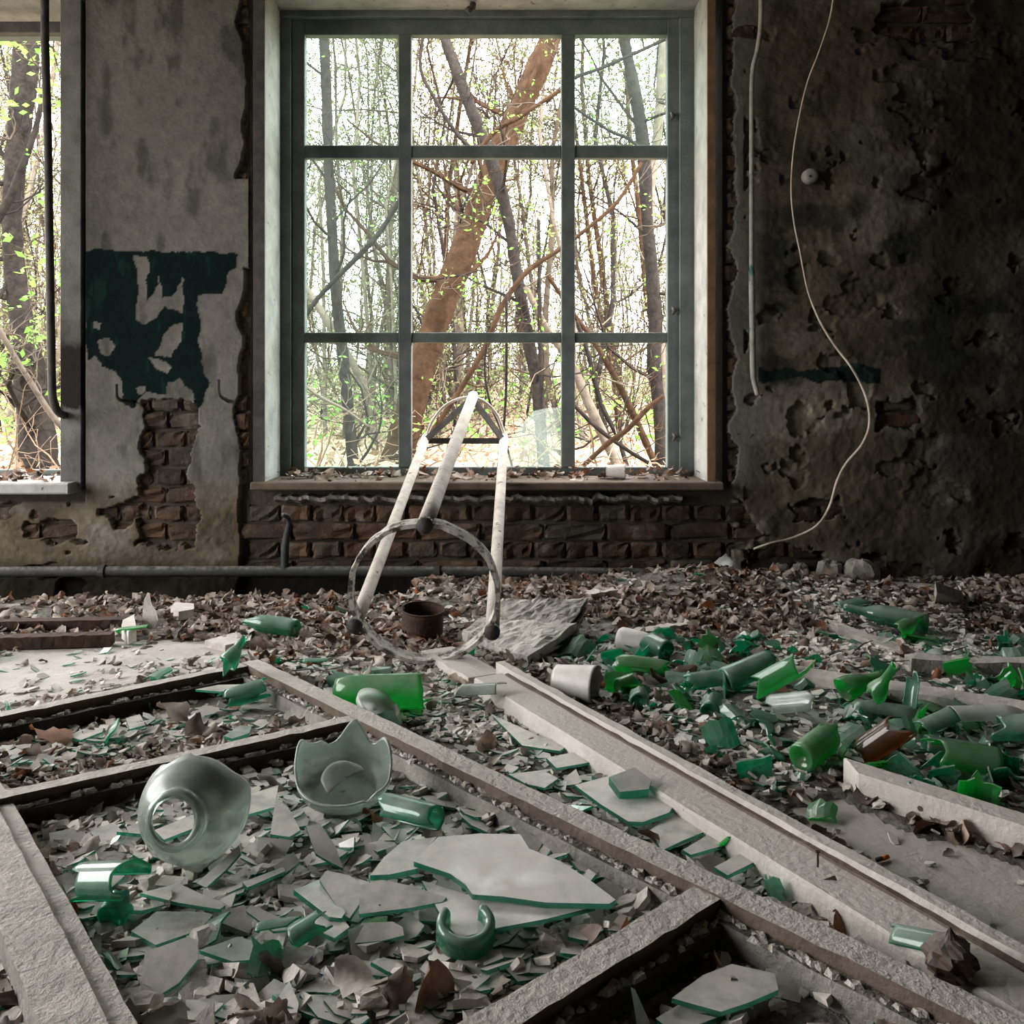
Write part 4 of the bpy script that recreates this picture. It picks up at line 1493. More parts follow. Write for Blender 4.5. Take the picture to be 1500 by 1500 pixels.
# bent slab of rough board: two faces meeting in a ridge
def slab_mesh(b, quad, thick, seed, nu=30, nv=14, amp=0.014):
    """bumpy slab over 4 corner points (top surface), quad order p00,p10,p11,p01"""
    p00, p10, p11, p01 = [Vector(q) for q in quad]
    nm = (p10 - p00).cross(p01 - p00).normalized()
    if nm.y > 0:
        nm = -nm
    vs, fs = [], []
    for j in range(nv + 1):
        for i in range(nu + 1):
            u, v = i / nu, j / nv
            q = (p00 * (1 - u) + p10 * u) * (1 - v) + (p01 * (1 - u) + p11 * u) * v
            h = (float(fbm(u * 14 + seed, v * 8, seed, 4)) - 0.5) * amp * 1.6
            vs.append(q + nm * h)
    k0 = len(vs)
    for j in range(nv + 1):
        for i in range(nu + 1):
            vs.append(vs[j * (nu + 1) + i] - nm * thick)
    W_ = nu + 1
    for j in range(nv):
        for i in range(nu):
            a = j * W_ + i
            fs.append((a, a + 1, a + W_ + 1, a + W_))
            fs.append((k0 + a + W_, k0 + a + W_ + 1, k0 + a + 1, k0 + a))
    for i in range(nu):
        fs.append((i + 1, i, k0 + i, k0 + i + 1))
        a = nv * W_ + i
        fs.append((a, a + 1, k0 + a + 1, k0 + a))
    for j in range(nv):
        a = j * W_
        fs.append((a, a + W_, k0 + a + W_, k0 + a))
        a = j * W_ + nu
        fs.append((a + W_, a, k0 + a, k0 + a + W_))
    b.add(vs, fs)


sl = empty('insulation_slab', G(770, 960))
tag(sl, 'bent slab of rough grey mineral board with bumpy surface behind the metal stand', 'rubble slab')
b = MB()
slab_mesh(b, (P(700, 912, 2.90), P(836, 916, 2.84), P(860, 876, 2.88), P(734, 878, 2.94)), 0.03, 3)
b.build('upper_face', 'foil', sl)
b = MB()
slab_mesh(b, (P(676, 926, 2.78), P(772, 962, 2.56), P(845, 912, 2.72), P(705, 905, 2.85)), 0.03, 8)
b.build('lower_face', 'foil', sl)
b = MB()
slab_mesh(b, (P(772, 964, 2.58), P(846, 930, 2.70), P(862, 882, 2.88), P(838, 912, 2.74)), 0.03, 12, 12, 8, 0.012)
b.build('broken_edge', 'side_shade', sl)  # slab side coloured dark for the shadow on it

# rusty tin
tin = empty('rusty_tin', G(618, 937))
tag(tin, 'open rusty dark tin can with leaves inside, within the hoop', 'tin can')
tp = G(618, 934)
shell('can_body', 'rust', [(0.0005, 0.002), (0.062, 0.002), (0.064, 0.006), (0.064, 0.088), (0.066, 0.092)], frame_m(tp, (0.05, -0.12, 1)), 0.0015, 36, m=10, parent=tin)
b = MB()
rim = [frame_m(tp, (0.05, -0.12, 1)) @ Vector((0.066 * math.cos(a), 0.066 * math.sin(a), 0.092)) for a in [2 * math.pi * i / 36 for i in range(37)]]
b.tube(rim, 0.0028, 6, cap=False)
b.build('rim', 'rust', tin, True)

# =================================================================== BOTTLES, JARS AND THEIR PIECES
BOTTLE = [(0.0006, 0.018), (0.020, 0.012), (0.030, 0.001), (0.035, 0.004), (0.036, 0.012), (0.036, 0.15), (0.034, 0.165), (0.026, 0.19), (0.017, 0.21), (0.0145, 0.225), (0.0135, 0.28), (0.0155, 0.282), (0.0155, 0.296), (0.0125, 0.298)]


def scaled(prof, k):
    return [(a * k, c * k) for a, c in prof]


GB = 'broken bottles on the floor'


def bottle(name, label, mat, px, py, axis, k=1.0, t0=0.0, t1=0.6, amp=0.08, span=None, spin=0.0, seed=1, lift=0.0, cat='bottle', thick=0.0028):
    """broken bottle: (px, py) = where it rests on the floor (px of its base centre); axis = base to neck"""
    k *= 0.78
    ax_ = Vector(axis).normalized()
    r = 0.036 * k
    side = math.sqrt(max(0.0, 1 - ax_.z ** 2))
    g = G(px, py, 0.0)
    base = g + Vector((0, 0, r * side + 0.004 + lift))
    f1, f0 = jag(seed, amp, 10), jag(seed + 50, amp * (1 if t0 > 0 else 0), 8)
    lim = lambda a: (max(0.0, t0 + f0(a)), min(1.0, t1 + f1(a)))
    th = (0, 2 * math.pi) if span is None else (0, span)
    o = shell(name, mat, scaled(BOTTLE, k), frame_m(base, ax_, spin), thick, 44 if span is None else 26, th, lim, 16)
    return tag(o, label, cat, GB)


bottle('green_bottle', 'teal green bottle lying under dust with its base showing, before the wall pipe', 'g_emerald', 436, 940, (-1, 0.28, 0.05), 0.98, 0, 0.80, 0.05, seed=1, lift=0.01)
bottle('green_bottle_half', 'bright grass-green half bottle standing out beside the fallen casement', 'g_bright', 634, 1047, (-1, 0.22, -0.10), 1.65, 0.16, 0.66, 0.05, span=3.5, spin=-2.3, seed=2, lift=0.012)
# milky jar lid-like base next to it
mt = frame_m(G(550, 1064) + Vector((0, 0, 0.035)), (0.35, -0.15, 0.75))
tag(shell('jar_bottom', 'g_haze', [(0.0005, -0.002), (0.03, 0.0), (0.044, 0.002), (0.052, 0.010), (0.054, 0.03)], mt, 0.004, 36, lim=lambda a, f=jag(5, 0.12, 9): (0, 0.84 + f(a)), m=10),
    'pale milky jar bottom leaning on the fallen casement beside the bright green half bottle', 'jar piece', GB)
# white plastic bottle and cup
wb = empty('plastic_bottle', G(925, 962))
tag(wb, 'squashed dusty white plastic bottle lying beside a green bottle end', 'plastic bottle')
shell('bottle_body', 'plastic', [(0.0005, 0.0), (0.028, 0.001), (0.034, 0.008), (0.034, 0.075), (0.031, 0.10), (0.020, 0.125), (0.012, 0.135), (0.012, 0.15)], frame_m(G(905, 953) + Vector((0, 0, 0.038)), (0.85, -0.42, -0.10)), 0.0015, 30, parent=wb)
shell('bottle_neck', 'plastic', [(0.014, 0.0), (0.014, 0.018), (0.0005, 0.0185)], frame_m(G(905, 953) + Vector((0, 0, 0.038)) + Vector((0.85, -0.42, -0.10)).normalized() * 0.14, (0.85, -0.42, -0.10)), 0.0015, 20, m=6, parent=wb)
cup = empty('plastic_cup', G(845, 1026))
tag(cup, 'crushed white plastic cup lying on its side beside the raised strip of the board', 'cup')
mtc = frame_m(G(814, 1022) + Vector((0, 0, 0.048)), (0.9, -0.42, -0.02))
shell('cup_wall', 'plastic', [(0.034, 0.0), (0.047, 0.110), (0.050, 0.114)], mtc, 0.0012, 30, lim=lambda a, f=jag(8, 0.08, 7): (0, 0.93 + f(a)), parent=cup)
shell('cup_bottom', 'plastic', [(0.0005, 0.003), (0.032, 0.003), (0.0342, 0.0)], mtc, 0.0012, 30, m=5, parent=cup)

bottle('green_bottle_end', 'round green bottle end with its base towards the room, beside the white plastic bottle', 'g_deep', 978, 975, (-0.5, 0.85, 0.1), 0.98, 0, 0.45, 0.08, seed=11, lift=0.01)
bottle('green_bottle', 'green bottle piece lying under the round bottle end', 'g_bright', 985, 1003, (-1, 0.1, 0.1), 1.05, 0.2, 0.62, 0.1, span=3.6, spin=0.2, seed=12)
bottle('green_bottle_end', 'deep green round bottle bottom facing the room between leaves', 'g_deep', 936, 1046, (0.15, 1, 0.06), 0.82, 0, 0.3, 0.06, seed=13)
bottle('green_bottle_neck', 'small bright green bottle mouth beside the plastic cup', 'g_bright', 905, 1022, (0.8, 0.5, 0.1), 0.78, 0, 0.35, 0.05, seed=14)
bottle('green_bottle', 'long green bottle half before the curling shards, lying lengthwise', 'g_emerald', 1000, 1025, (1, 0.15, 0.08), 1.05, 0.15, 0.7, 0.08, span=3.7, spin=-0.5, seed=15)
bottle('green_bottle', 'curling emerald bottle flank standing at the end of the ribbed moulding', 'g_lime', 1095, 1040, (0.7, -0.5, 0.6), 1.15, 0.18, 0.66, 0.12, span=3.0, spin=2.4, seed=16, lift=0.02)
bottle('green_bottle', 'emerald bottle flank lying over another before the ribbed moulding end', 'g_emerald', 1060, 1030, (0.9, 0.3, 0.25), 1.1, 0.15, 0.6, 0.1, span=3.2, spin=0.6, seed=17, lift=0.02)
bottle('green_bottle_end', 'dark green bottle bottom under the curling emerald flanks', 'g_deep', 1040, 1062, (0.3, 1, 0.1), 0.85, 0, 0.34, 0.1, seed=18)
bottle('green_bottle', 'deep green bottle with wide open end at the foot of the dark wall', 'g_emerald', 1362, 935, (-0.9, 0.42, 0.12), 1.15, 0.12, 0.95, 0.02, seed=19, lift=0.006)
bottle('green_bottle', 'green bottle shoulder lying below the wide open bottle', 'g_bright', 1300, 950, (0.8, 0.6, 0.2), 0.9, 0.3, 0.9, 0.1, span=4.0, spin=1.0, seed=20)
bottle('green_bottle_shard', 'curved pale green shard lying on rubble by the foot of the dark wall', 'g_deep', 1225, 905, (1, 0.2, 0.1), 0.9, 0.15, 0.6, 0.1, span=1.8, spin=1.0, seed=21)
bottle('green_bottle_shard', 'curved pale green shard standing on edge below the grey plank', 'g_haze', 1270, 955, (0.8, 0.2, 0.35), 0.7, 0.1, 0.45, 0.1, span=2.2, spin=3.6, seed=22)
bottle('green_bottle', 'green bottle neck below the ribbed moulding with its mouth turned up', 'g_bright', 1178, 1056, (0.75, 0.1, 0.25), 1.0, 0.5, 0.92, 0.06, seed=23, lift=0.006)
bottle('green_bottle', 'long grey-green bottle half slanting below the ribbed moulding', 'g_deep', 1240, 1064, (0.95, -0.35, -0.02), 1.0, 0.2, 0.85, 0.08, span=3.2, spin=-0.3, seed=24, lift=0.004)
bottle('green_bottle_neck', 'bright green stub of a bottle neck under the grey-green half', 'g_lime', 1252, 1070, (0.25, -0.5, 0.8), 0.85, 0.55, 0.95, 0.08, seed=25)
bottle('green_bottle_shard', 'upright emerald shard below the ribbed moulding', 'g_emerald', 1322, 1068, (0.2, 0.1, 1), 0.8, 0.2, 0.6, 0.1, span=2.0, spin=3.7, seed=26)
bottle('green_bottle_end', 'big lime-green bottle end lying open towards the room', 'g_lime', 1172, 1140, (0.75, 0.62, 0.18), 1.05, 0, 0.48, 0.07, seed=27, lift=0.004)
bottle('amber_bottle', 'amber brown bottle half leaning on the end of the white beam', 'g_brown', 1262, 1122, (0.55, -0.35, 0.6), 1.0, 0.12, 0.5, 0.08, span=3.4, spin=1.3, seed=28)
bottle('green_bottle', 'large green bottle lying behind the white beam, cracked open', 'g_bright', 1468, 1146, (-1, 0.30, 0.04), 1.1, 0.0, 0.52, 0.1, seed=29)
bottle('green_bottle_half', 'slim dark green bottle half behind the white beam', 'g_deep', 1335, 1118, (1, -0.45, 0.0), 1.0, 0.15, 0.7, 0.08, span=3.4, spin=-0.4, seed=30)
bottle('green_bottle', 'teal bottle flank propped up at the far end of the white beam', 'g_deep', 1450, 1100, (0.8, -0.5, 0.25), 1.05, 0.15, 0.6, 0.1, span=3.4, spin=0.3, seed=31, lift=0.01)
bottle('clear_bottle', 'clear dusty bottle half lying on rubble below the ribbed moulding', 'g_haze', 1385, 1082, (1, -0.2, 0.1), 1.0, 0.15, 0.75, 0.1, span=3.4, spin=-0.4, seed=32, lift=0.01)
bottle('clear_bottle', 'pale clear bottle piece lying before the ribbed moulding end', 'g_jar', 1130, 1062, (0.5, -0.7, 0.3), 1.0, 0.15, 0.55, 0.1, span=3.0, spin=0.6, seed=33, lift=0.01)
bottle('clear_bottle', 'grey clear bottle end facing the room under the ribbed moulding', 'g_jar', 1380, 995, (0.3, 1, 0.0), 1.05, 0, 0.4, 0.06, seed=34)
bottle('green_bottle_shard', 'teal green shard between amber glass and the white beam', 'g_deep', 1335, 1100, (0.9, 0.2, 0.3), 0.9, 0.2, 0.6, 0.1, span=2.2, spin=0.8, seed=35)
bottle('green_bottle', 'teal bottle piece on its side just under the broken jar in the sash', 'g_emerald', 560, 1218, (0.8, -0.6, 0.1), 0.9, 0.15, 0.62, 0.09, span=4.4, spin=-1.2, seed=36, lift=0.012)
bottle('green_bottle', 'emerald bottle piece wedged in the sash corner by the plank stile', 'g_emerald', 118, 1340, (0.75, -0.45, 0.25), 1.05, 0.15, 0.55, 0.12, span=3.6, spin=0.0, seed=37, lift=0.012)
bottle('green_bottle_end', 'dark bottle bottom ring lying at the plank stile below the emerald piece', 'g_deep', 160, 1372, (0.15, 1, 0.25), 0.75, 0, 0.25, 0.05, seed=38)
bottle('green_bottle_shard', 'bright emerald splinter cluster piece among the clear shards', 'g_emerald', 425, 1412, (0.8, 0.3, 0.35), 0.6, 0.1, 0.42, 0.08, span=2.6, spin=0.8, seed=39, lift=0.01)
bottle('green_bottle_shard', 'green curved splinter lying flat among the clear shards', 'g_emerald', 375, 1402, (1, 0.1, 0.1), 0.65, 0.1, 0.4, 0.08, span=1.6, spin=0.6, seed=40, lift=0.004)
bottle('green_bottle_shard', 'green bottle shard stuck between the board and the fallen casement', 'g_emerald', 1308, 1415, (0.6, -0.75, 0.25), 0.7, 0.15, 0.6, 0.1, span=2.4, spin=0.6, seed=41, lift=0.012)
bottle('green_bottle_neck', 'small green neck ring inside the far bay of the fallen casement', 'g_emerald', 300, 1040, (0.3, 0.6, 0.6), 0.9, 0.5, 0.85, 0.1, seed=42)
bottle('green_bottle', 'dark green bottle loop lying inside the far bay of the fallen casement', 'g_deep', 330, 1042, (0.8, 0.2, 0.2), 0.85, 0.15, 0.5, 0.1, span=4.2, spin=0.5, seed=43)
bottle('green_bottle_shard', 'small bright green shard on the inner edge of the far bay', 'g_bright', 446, 1056, (1, 0.2, 0.1), 0.6, 0.1, 0.5, 0.1, span=1.8, spin=0.8, seed=44)
bottle('green_bottle_shard', 'bright green sliver on bare concrete before the rusty bars', 'g_bright', 170, 944, (1, 0.1, 0.1), 0.8, 0.1, 0.5, 0.1, span=1.6, spin=0.6, seed=45)
bottle('green_bottle_shard', 'pale green curved shard beside the corner of the fallen casement', 'g_emerald', 445, 985, (1, -0.1, 0.05), 0.6, 0.1, 0.5, 0.06, span=1.7, spin=0.7, seed=46)
bottle('green_bottle_shard', 'flat pale green curved shard right beside the bright green half bottle', 'g_jar', 668, 1040, (0.9, -0.2, 0.1), 1.0, 0.1, 0.5, 0.1, span=2.0, spin=0.8, seed=47)

# jar lying with its mouth to the room
JAR = [(0.033, 0.0), (0.040, 0.001), (0.042, -0.004), (0.040, -0.010), (0.040, -0.018), (0.046, -0.024), (0.062, -0.036), (0.074, -0.052), (0.081, -0.072), (0.083, -0.10), (0.083, -0.15)]
jf = jag(71, 0.15, 13)
c = P(255, 1202, 1.40)
mtj = frame_m(c, (-0.04, -1.0, 0.20), 0.4)
o = shell('broken_jar', 'g_jar', JAR, mtj, 0.0045, 60, lim=lambda a: (0.0, 0.60 + jf(a)), m=22)
tag(o, 'broken jar top lying with its round mouth open to the room, inside the fallen casement', 'jar', GB)
# jar bowl with jagged walls
BOWL = [(0.0006, 0.006), (0.045, 0.004), (0.060, 0.002), (0.075, 0.014), (0.084, 0.032), (0.088, 0.06), (0.088, 0.09), (0.083, 0.14)]
def bowl_lim(a, f=jag(83, 0.07, 13)):
    d = math.degrees(a) % 360
    def w(c0, s):
        q = abs((d - c0 + 180) % 360 - 180)
        return math.exp(-(q / s) ** 2)
    return (0.0, min(1.0, 0.50 + 0.30 * w(150, 26) + 0.34 * w(72, 20) + 0.24 * w(20, 24) + 0.10 * w(110, 20) + f(a) * 0.6))
mtb = frame_m(G(492, 1205, 0.01) + Vector((0, 0.075, 0.012)), (0.04, -0.16, 0.98))
o = shell('broken_jar', 'g_jar', BOWL, mtb, 0.0045, 72, lim=bowl_lim, m=22)
tag(o, 'broken jar bottom standing like a bowl with jagged walls, inside the fallen casement', 'jar', GB)
jin = mtb @ Vector((0.01, 0.0, 0.02))
tag(shell('jar_shard', 'g_haze', [(0.0005, 0.02), (0.03, 0.018), (0.05, 0.008)], frame_m(jin + Vector((-0.01, -0.005, 0.004)), (0.3, -0.5, 0.8)), 0.003, 24, (0.3, 3.6), lambda a, f=jag(9, 0.1, 8): (0, 0.8 + f(a)), 8),
    'curved pale shard lying inside the jagged jar bowl', 'jar piece', GB)
# bottle bottom ring
mtr = frame_m(G(680, 1425) + Vector((0, 0.04, 0.024)), (0.03, -0.25, 0.95))
o = shell('bottle_bottom', 'g_emerald', [(0.026, 0.0), (0.027, 0.024), (0.030, 0.028), (0.035, 0.028), (0.038, 0.023), (0.0385, 0.0)], mtr, 0.0015, 44, (math.radians(-220), math.radians(45)), m=14)
tag(o, 'thick teal ring of a bottle bottom among the dark leaves', 'bottle piece', GB)

# =================================================================== LARGE FLAT GLASS SHEETS
GS = 'large flat glass pieces on the floor'


def sheet(label, poly, z=0.03, thick=0.0055, tilt=(0.0, 0.0), mat='g_clear', edge='g_edge', name='glass_sheet', cat='glass sheet', group=GS):
    pts = []
    cx = sum(p[0] for p in poly) / len(poly)
    cy = sum(p[1] for p in poly) / len(poly)
    g0 = G(cx, cy, z)
    for (px, py) in poly:
        g = G(px, py, z)
        zz = z + (g.x - g0.x) * tilt[0] + (g.y - g0.y) * tilt[1]
        pts.append(G(px, py, zz))
    b = MB()
    b.prism(pts, thick)
    return tag(b.build(name, [mat, edge]), label, cat, group)


sheet('largest pointed glass plate with a thick green edge, lying on top inside the casement', [(606, 1262), (622, 1245), (642, 1226), (700, 1221), (762, 1222), (775, 1243), (822, 1262), (868, 1292), (902, 1318), (892, 1324), (800, 1322), (735, 1313), (692, 1310), (682, 1296), (660, 1280)], 0.052, 0.008, (0.0, 0.06))
sheet('broad glass plate under the largest pointed plate', [(618, 1290), (690, 1312), (800, 1326), (872, 1328), (800, 1346), (735, 1358), (672, 1374), (652, 1352), (640, 1330)], 0.036, 0.006, (0.02, 0.0))
sheet('dusty glass plate tucked behind the largest pointed plate', [(542, 1282), (562, 1256), (590, 1232), (640, 1226), (622, 1246), (606, 1263), (612, 1272), (570, 1281)], 0.042, 0.008)
sheet('long pale glass plate with a sparkling lower edge', [(527, 1296), (560, 1289), (600, 1297), (654, 1314), (648, 1321), (600, 1330), (526, 1339)], 0.038, 0.006, (0, 0.15))
sheet('glass plate with a rounded corner between two others', [(468, 1288), (478, 1275), (512, 1282), (527, 1292), (528, 1322), (512, 1345), (500, 1338)], 0.034, 0.006, (0.0, 0.1))
sheet('triangular glass plate with a green near edge', [(430, 1303), (468, 1289), (506, 1336), (500, 1345), (482, 1343)], 0.03, 0.008)
sheet('small square glass plate below the triangular one', [(458, 1338), (484, 1346), (503, 1346), (512, 1358), (490, 1374), (462, 1362)], 0.024, 0.006)
sheet('sloping clear glass plate with sparkling edge near the leaves', [(512, 1382), (530, 1352), (575, 1350), (590, 1358), (592, 1370), (560, 1378)], 0.024, 0.005, (0, 0.2))
sheet('blue-tinged glass splinter catching the light', [(360, 1334), (368, 1325), (402, 1340), (432, 1354), (424, 1362), (400, 1364)], 0.03, 0.005, (0, 0.25))
sheet('wide dusty glass plate lying by the jar mouth', [(205, 1308), (262, 1294), (300, 1312), (330, 1326), (322, 1332), (260, 1322)], 0.024, 0.005)
sheet('leaning dark glass plate in front of the jar mouth', [(288, 1294), (350, 1238), (352, 1250), (330, 1275), (302, 1300)], 0.035, 0.005, (0.1, 0.3))
sheet('long dusty glass plate by the plank stile', [(192, 1364), (230, 1335), (300, 1336), (312, 1340), (292, 1362), (228, 1384)], 0.024, 0.007)
sheet('big dusty glass plate leaning at the plank stile', [(205, 1475), (212, 1395), (275, 1372), (290, 1378), (290, 1405), (262, 1440)], 0.03, 0.005, (0, 0.25))
sheet('curved grey green plate near the emerald cluster', [(292, 1392), (350, 1372), (400, 1388), (382, 1405), (340, 1408)], 0.024, 0.005, mat='g_jar')
sheet('narrow glass strip below the jar bowl', [(400, 1270), (430, 1248), (440, 1262), (412, 1284)], 0.026, 0.005, (0, 0.2))
sheet('narrow dark glass strip left of the triangular plate', [(355, 1292), (415, 1270), (418, 1276), (362, 1300)], 0.024, 0.005)
sheet('tall glass strip leaning under the jar bowl', [(448, 1210), (470, 1208), (492, 1240), (502, 1272), (486, 1264), (462, 1250)], 0.03, 0.005, (0, 0.2))
sheet('pale glass strip between the two broken jars', [(352, 1168), (408, 1150), (402, 1182), (352, 1196)], 0.03, 0.005)
sheet('pale pointed glass plate between the two broken jars', [(396, 1222), (404, 1168), (422, 1182), (440, 1216), (424, 1226)], 0.03, 0.005, (0, 0.15))
sheet('white glass strip seen in the mouth of the broken jar', [(226, 1216), (290, 1190), (292, 1210), (240, 1230)], 0.02, 0.005)
sheet('six-sided glass plate with green edge lying between board and sash', [(842, 1150), (890, 1137), (930, 1156), (987, 1180), (980, 1190), (942, 1204), (920, 1203), (880, 1178)], 0.034, 0.007)
sheet('square sparkling glass plate next to the six-sided one', [(952, 1216), (988, 1188), (1008, 1184), (1044, 1205), (1038, 1216), (998, 1232), (970, 1246)], 0.026, 0.005)
sheet('pointed glass plate leaning against the board', [(1000, 1245), (1045, 1218), (1085, 1222), (1068, 1236), (1012, 1252)], 0.026, 0.005)
sheet('narrow pale green glass strip near the frame joint', [(1046, 1270), (1085, 1250), (1106, 1262), (1066, 1282)], 0.028, 0.006)
sheet('big flat dusty plate in the dark bay of the casement', [(984, 1462), (1030, 1428), (1072, 1412), (1135, 1426), (1140, 1450), (1098, 1468), (1056, 1482)], 0.025, 0.006)
sheet('second dusty plate under the big one in the dark bay', [(960, 1492), (1000, 1468), (1062, 1486), (1025, 1500), (980, 1506)], 0.014, 0.006)
sheet('dagger-shaped glass sliver standing up in the dark bay', [(924, 1446), (930, 1449), (954, 1502), (934, 1508)], 0.03, 0.005, (0.0, 0.5))
sheet('half-buried pale plate between sash and board, far end', [(745, 1134), (795, 1128), (818, 1140), (798, 1154), (770, 1148)], 0.02, 0.005)
sheet('long pale plate lying across chips between sash and board', [(800, 1110), (858, 1098), (876, 1105), (868, 1116), (815, 1125)], 0.02, 0.005)
sheet('dusty plate with a bright rim beside the amber leaf', [(718, 1045), (790, 1078), (838, 1088), (820, 1100), (765, 1092)], 0.018, 0.005)
sheet('folded glass corner standing on the six-sided plate', [(892, 1138), (930, 1124), (954, 1142), (950, 1156), (908, 1160)], 0.058, 0.018, (0, 0.2), name='glass_block', cat='glass block')
sheet('flat pale triangle of glass lying near the sash rail end', [(838, 1342), (860, 1338), (884, 1362), (860, 1378), (832, 1372)], 0.02, 0.005)
sheet('pale glass triangle leaning at the sash rail', [(890, 1362), (908, 1338), (926, 1344), (906, 1364)], 0.028, 0.005, (0, 0.3))
sheet('flat dusty glass plate in the far bay of the casement', [(98, 1078), (122, 1068), (152, 1066), (150, 1072), (118, 1084)], 0.018, 0.005)
sheet('square pale plate in the far bay beside the leaf clump', [(184, 1052), (205, 1046), (213, 1062), (190, 1068)], 0.02, 0.005)
sheet('oval pale lid-like glass in the far bay', [(328, 1078), (352, 1062), (368, 1064), (365, 1074), (340, 1082)], 0.03, 0.006, mat='g_jar')
sheet('white plate lying over the dark green loop in the far bay', [(286, 1010), (320, 1003), (372, 1002), (372, 1007), (322, 1013)], 0.045, 0.005)
# board offcuts, wall plaster slabs
b = MB()
fl = [(207, 922), (209, 895), (211, 878), (216, 868), (219, 884), (227, 896), (229, 908), (221, 926)]
b.prism([P(px, py, 2.98 - 0.0006 * (py - 900)) for px, py in fl], 0.018, 0, 0)
tag(b.build('plaster_slab', 'chip'), 'upright pale plaster flake standing by the wall trench', 'plaster', 'plaster slabs on the floor')
sheet('grey plaster block beside the upright flake', [(178, 916), (180, 908), (196, 900), (200, 920), (188, 925)], 0.045, 0.04, (0, 0), 'chip', 'chip', 'plaster_slab', 'plaster', 'plaster slabs on the floor')
sheet('flat grey plaster slab behind the upright flake', [(250, 890), (256, 882), (284, 884), (284, 892), (262, 896)], 0.04, 0.03, (0, 0), 'chip', 'chip', 'plaster_slab', 'plaster', 'plaster slabs on the floor')
sheet('long pale plaster slab lying below the green bottle', [(300, 938), (350, 925), (372, 920), (366, 938), (330, 945)], 0.02, 0.02, (0, 0), 'chip', 'chip', 'plaster_slab', 'plaster', 'plaster slabs on the floor')
sheet('tilted triangular stone slab at the foot of the dark wall', [(1368, 870), (1370, 852), (1408, 866), (1416, 878), (1385, 884)], 0.05, 0.03, (0, 0.8), 'stone', 'stone', 'plaster_slab', 'plaster', 'plaster slabs on the floor')
sheet('curved grey slab lying before the dark wall', [(1195, 880), (1240, 872), (1282, 880), (1270, 888), (1215, 886)], 0.03, 0.02, (0, 0), 'chip', 'chip', 'plaster_slab', 'plaster', 'plaster slabs on the floor')
sheet('reddish tile fragment on the rubble before the dark wall', [(1228, 884), (1262, 880), (1272, 886), (1240, 892)], 0.04, 0.02, (0, 0), 'chip', 'brick', 'plaster_slab', 'plaster', 'plaster slabs on the floor')


# rounded stones at the wall foot
def stone(label, px, py, w, h, seed, mat='stone', d=None, cat='stone', name='rubble_stone'):
    rng = random.Random(seed)
    g = G(px, py)
    if d:
        g = P(px, py, d)
        g.z = 0.0
    rx, rz = w * g.y / FPX / 2, h * g.y / FPX
    vs, fs = lathe([(0.0008, 0.95), (0.55, 0.97), (0.85, 0.85), (1.0, 0.5), (0.95, 0.0)], 11, m=6)
    b = MB()
    b.add([g + Vector((v.x * rx * (1 + 0.18 * rng.uniform(-1, 1)), v.y * rx * 0.7 * (1 + 0.18 * rng.uniform(-1, 1)), v.z * rz * (1 + 0.1 * rng.uniform(-1, 1)) - 0.002)) for v in vs], fs)
    tag(b.build(name, mat), label, cat, 'rubble stones along the wall foot')


stone('squared stone at the foot of the dark wall, biggest of the row', 1262, 858, 52, 40, 1)
stone('low stone at the foot of the dark wall beside the biggest one', 1215, 856, 40, 36, 2)
stone('small stone at the foot of the dark wall near the plastic sheet', 1172, 852, 26, 28, 3)
stone('flat stone at the foot of the dark wall under the cable end', 1142, 850, 32, 26, 4)
stone('small pale stone by the wall pipe behind the hoop', 628, 872, 22, 18, 5)
stone('pale lump of plaster beside the bent insulation slab', 696, 948, 24, 22, 6)

# crumpled translucent sheet heaped by the wall
b = MB()
n1, n2 = 16, 10
vs, fs = [], []
for j in range(n2 + 1):
    for i in range(n1 + 1):
        u, v = i / n1, j / n2
        q = P(1026 + 76 * u, 850, 3.70 - 0.22 * v)
        q.z = 0.02 + 0.075 * math.sin(math.pi * min(1, u * 1.05)) * math.sin(math.pi * (0.15 + 0.8 * v)) + 0.075 * (float(fbm(u * 7, v * 5, 31, 4)) - 0.4) + 0.01
        vs.append(q)
for j in range(n2):
    for i in range(n1):
        a = j * (n1 + 1) + i
        fs.append((a, a + 1, a + n1 + 2, a + n1 + 1))
b.add(vs, fs)
o = b.build('plastic_sheet', 'g_haze', None, True)
tag(o, 'crumpled translucent plastic sheet heaped against the wall behind the leaves', 'plastic sheet')
md = o.modifiers.new('thickness', 'SOLIDIFY')
md.thickness = 0.001

# white cup and scraps on the sill
sc = P(904, 694, 3.84)
sc.z = ZS + 0.03
cp = empty('sill_cup', sc)
tag(cp, 'white plastic cup lying on the leafy window sill', 'cup')
mtc = frame_m(sc + Vector((-0.045, 0, 0.004)), (1, -0.15, 0.0))
shell('cup_wall', 'plastic', [(0.024, 0.0), (0.030, 0.075), (0.032, 0.078)], mtc, 0.0012, 26, parent=cp)
shell('cup_bottom', 'plastic', [(0.0005, 0.003), (0.022, 0.003), (0.0242, 0.0)], mtc, 0.0012, 26, m=5, parent=cp)

# small orange stub on the bare floor
q0 = G(1288, 1262)
stub = empty('orange_stub', q0)
tag(stub, 'tiny orange cigarette stub with a dark end lying on the bare floor', 'stub')
b = MB()
b.tube([q0 + Vector((0.004, 0.0, 0.005)), q0 + Vector((0.017, 0.006, 0.005))], 0.0035, 8)
t_or = NT('orange_paper')
M['orange'] = t_or.done(t_or.principled(t_or.ramp(t_or.noise(t_or.pos(), 80), [(0.3, (0.5, 0.10, 0.02)), (0.7, (0.75, 0.2, 0.04))]), 0.7))
b.build('filter', 'orange', stub, True)
b = MB()
b.tube([q0 + Vector((-0.006, -0.005, 0.005)), q0 + Vector((0.004, 0.0, 0.005))], 0.0036, 8)
b.build('burnt_end', 'metal_dark', stub, True)

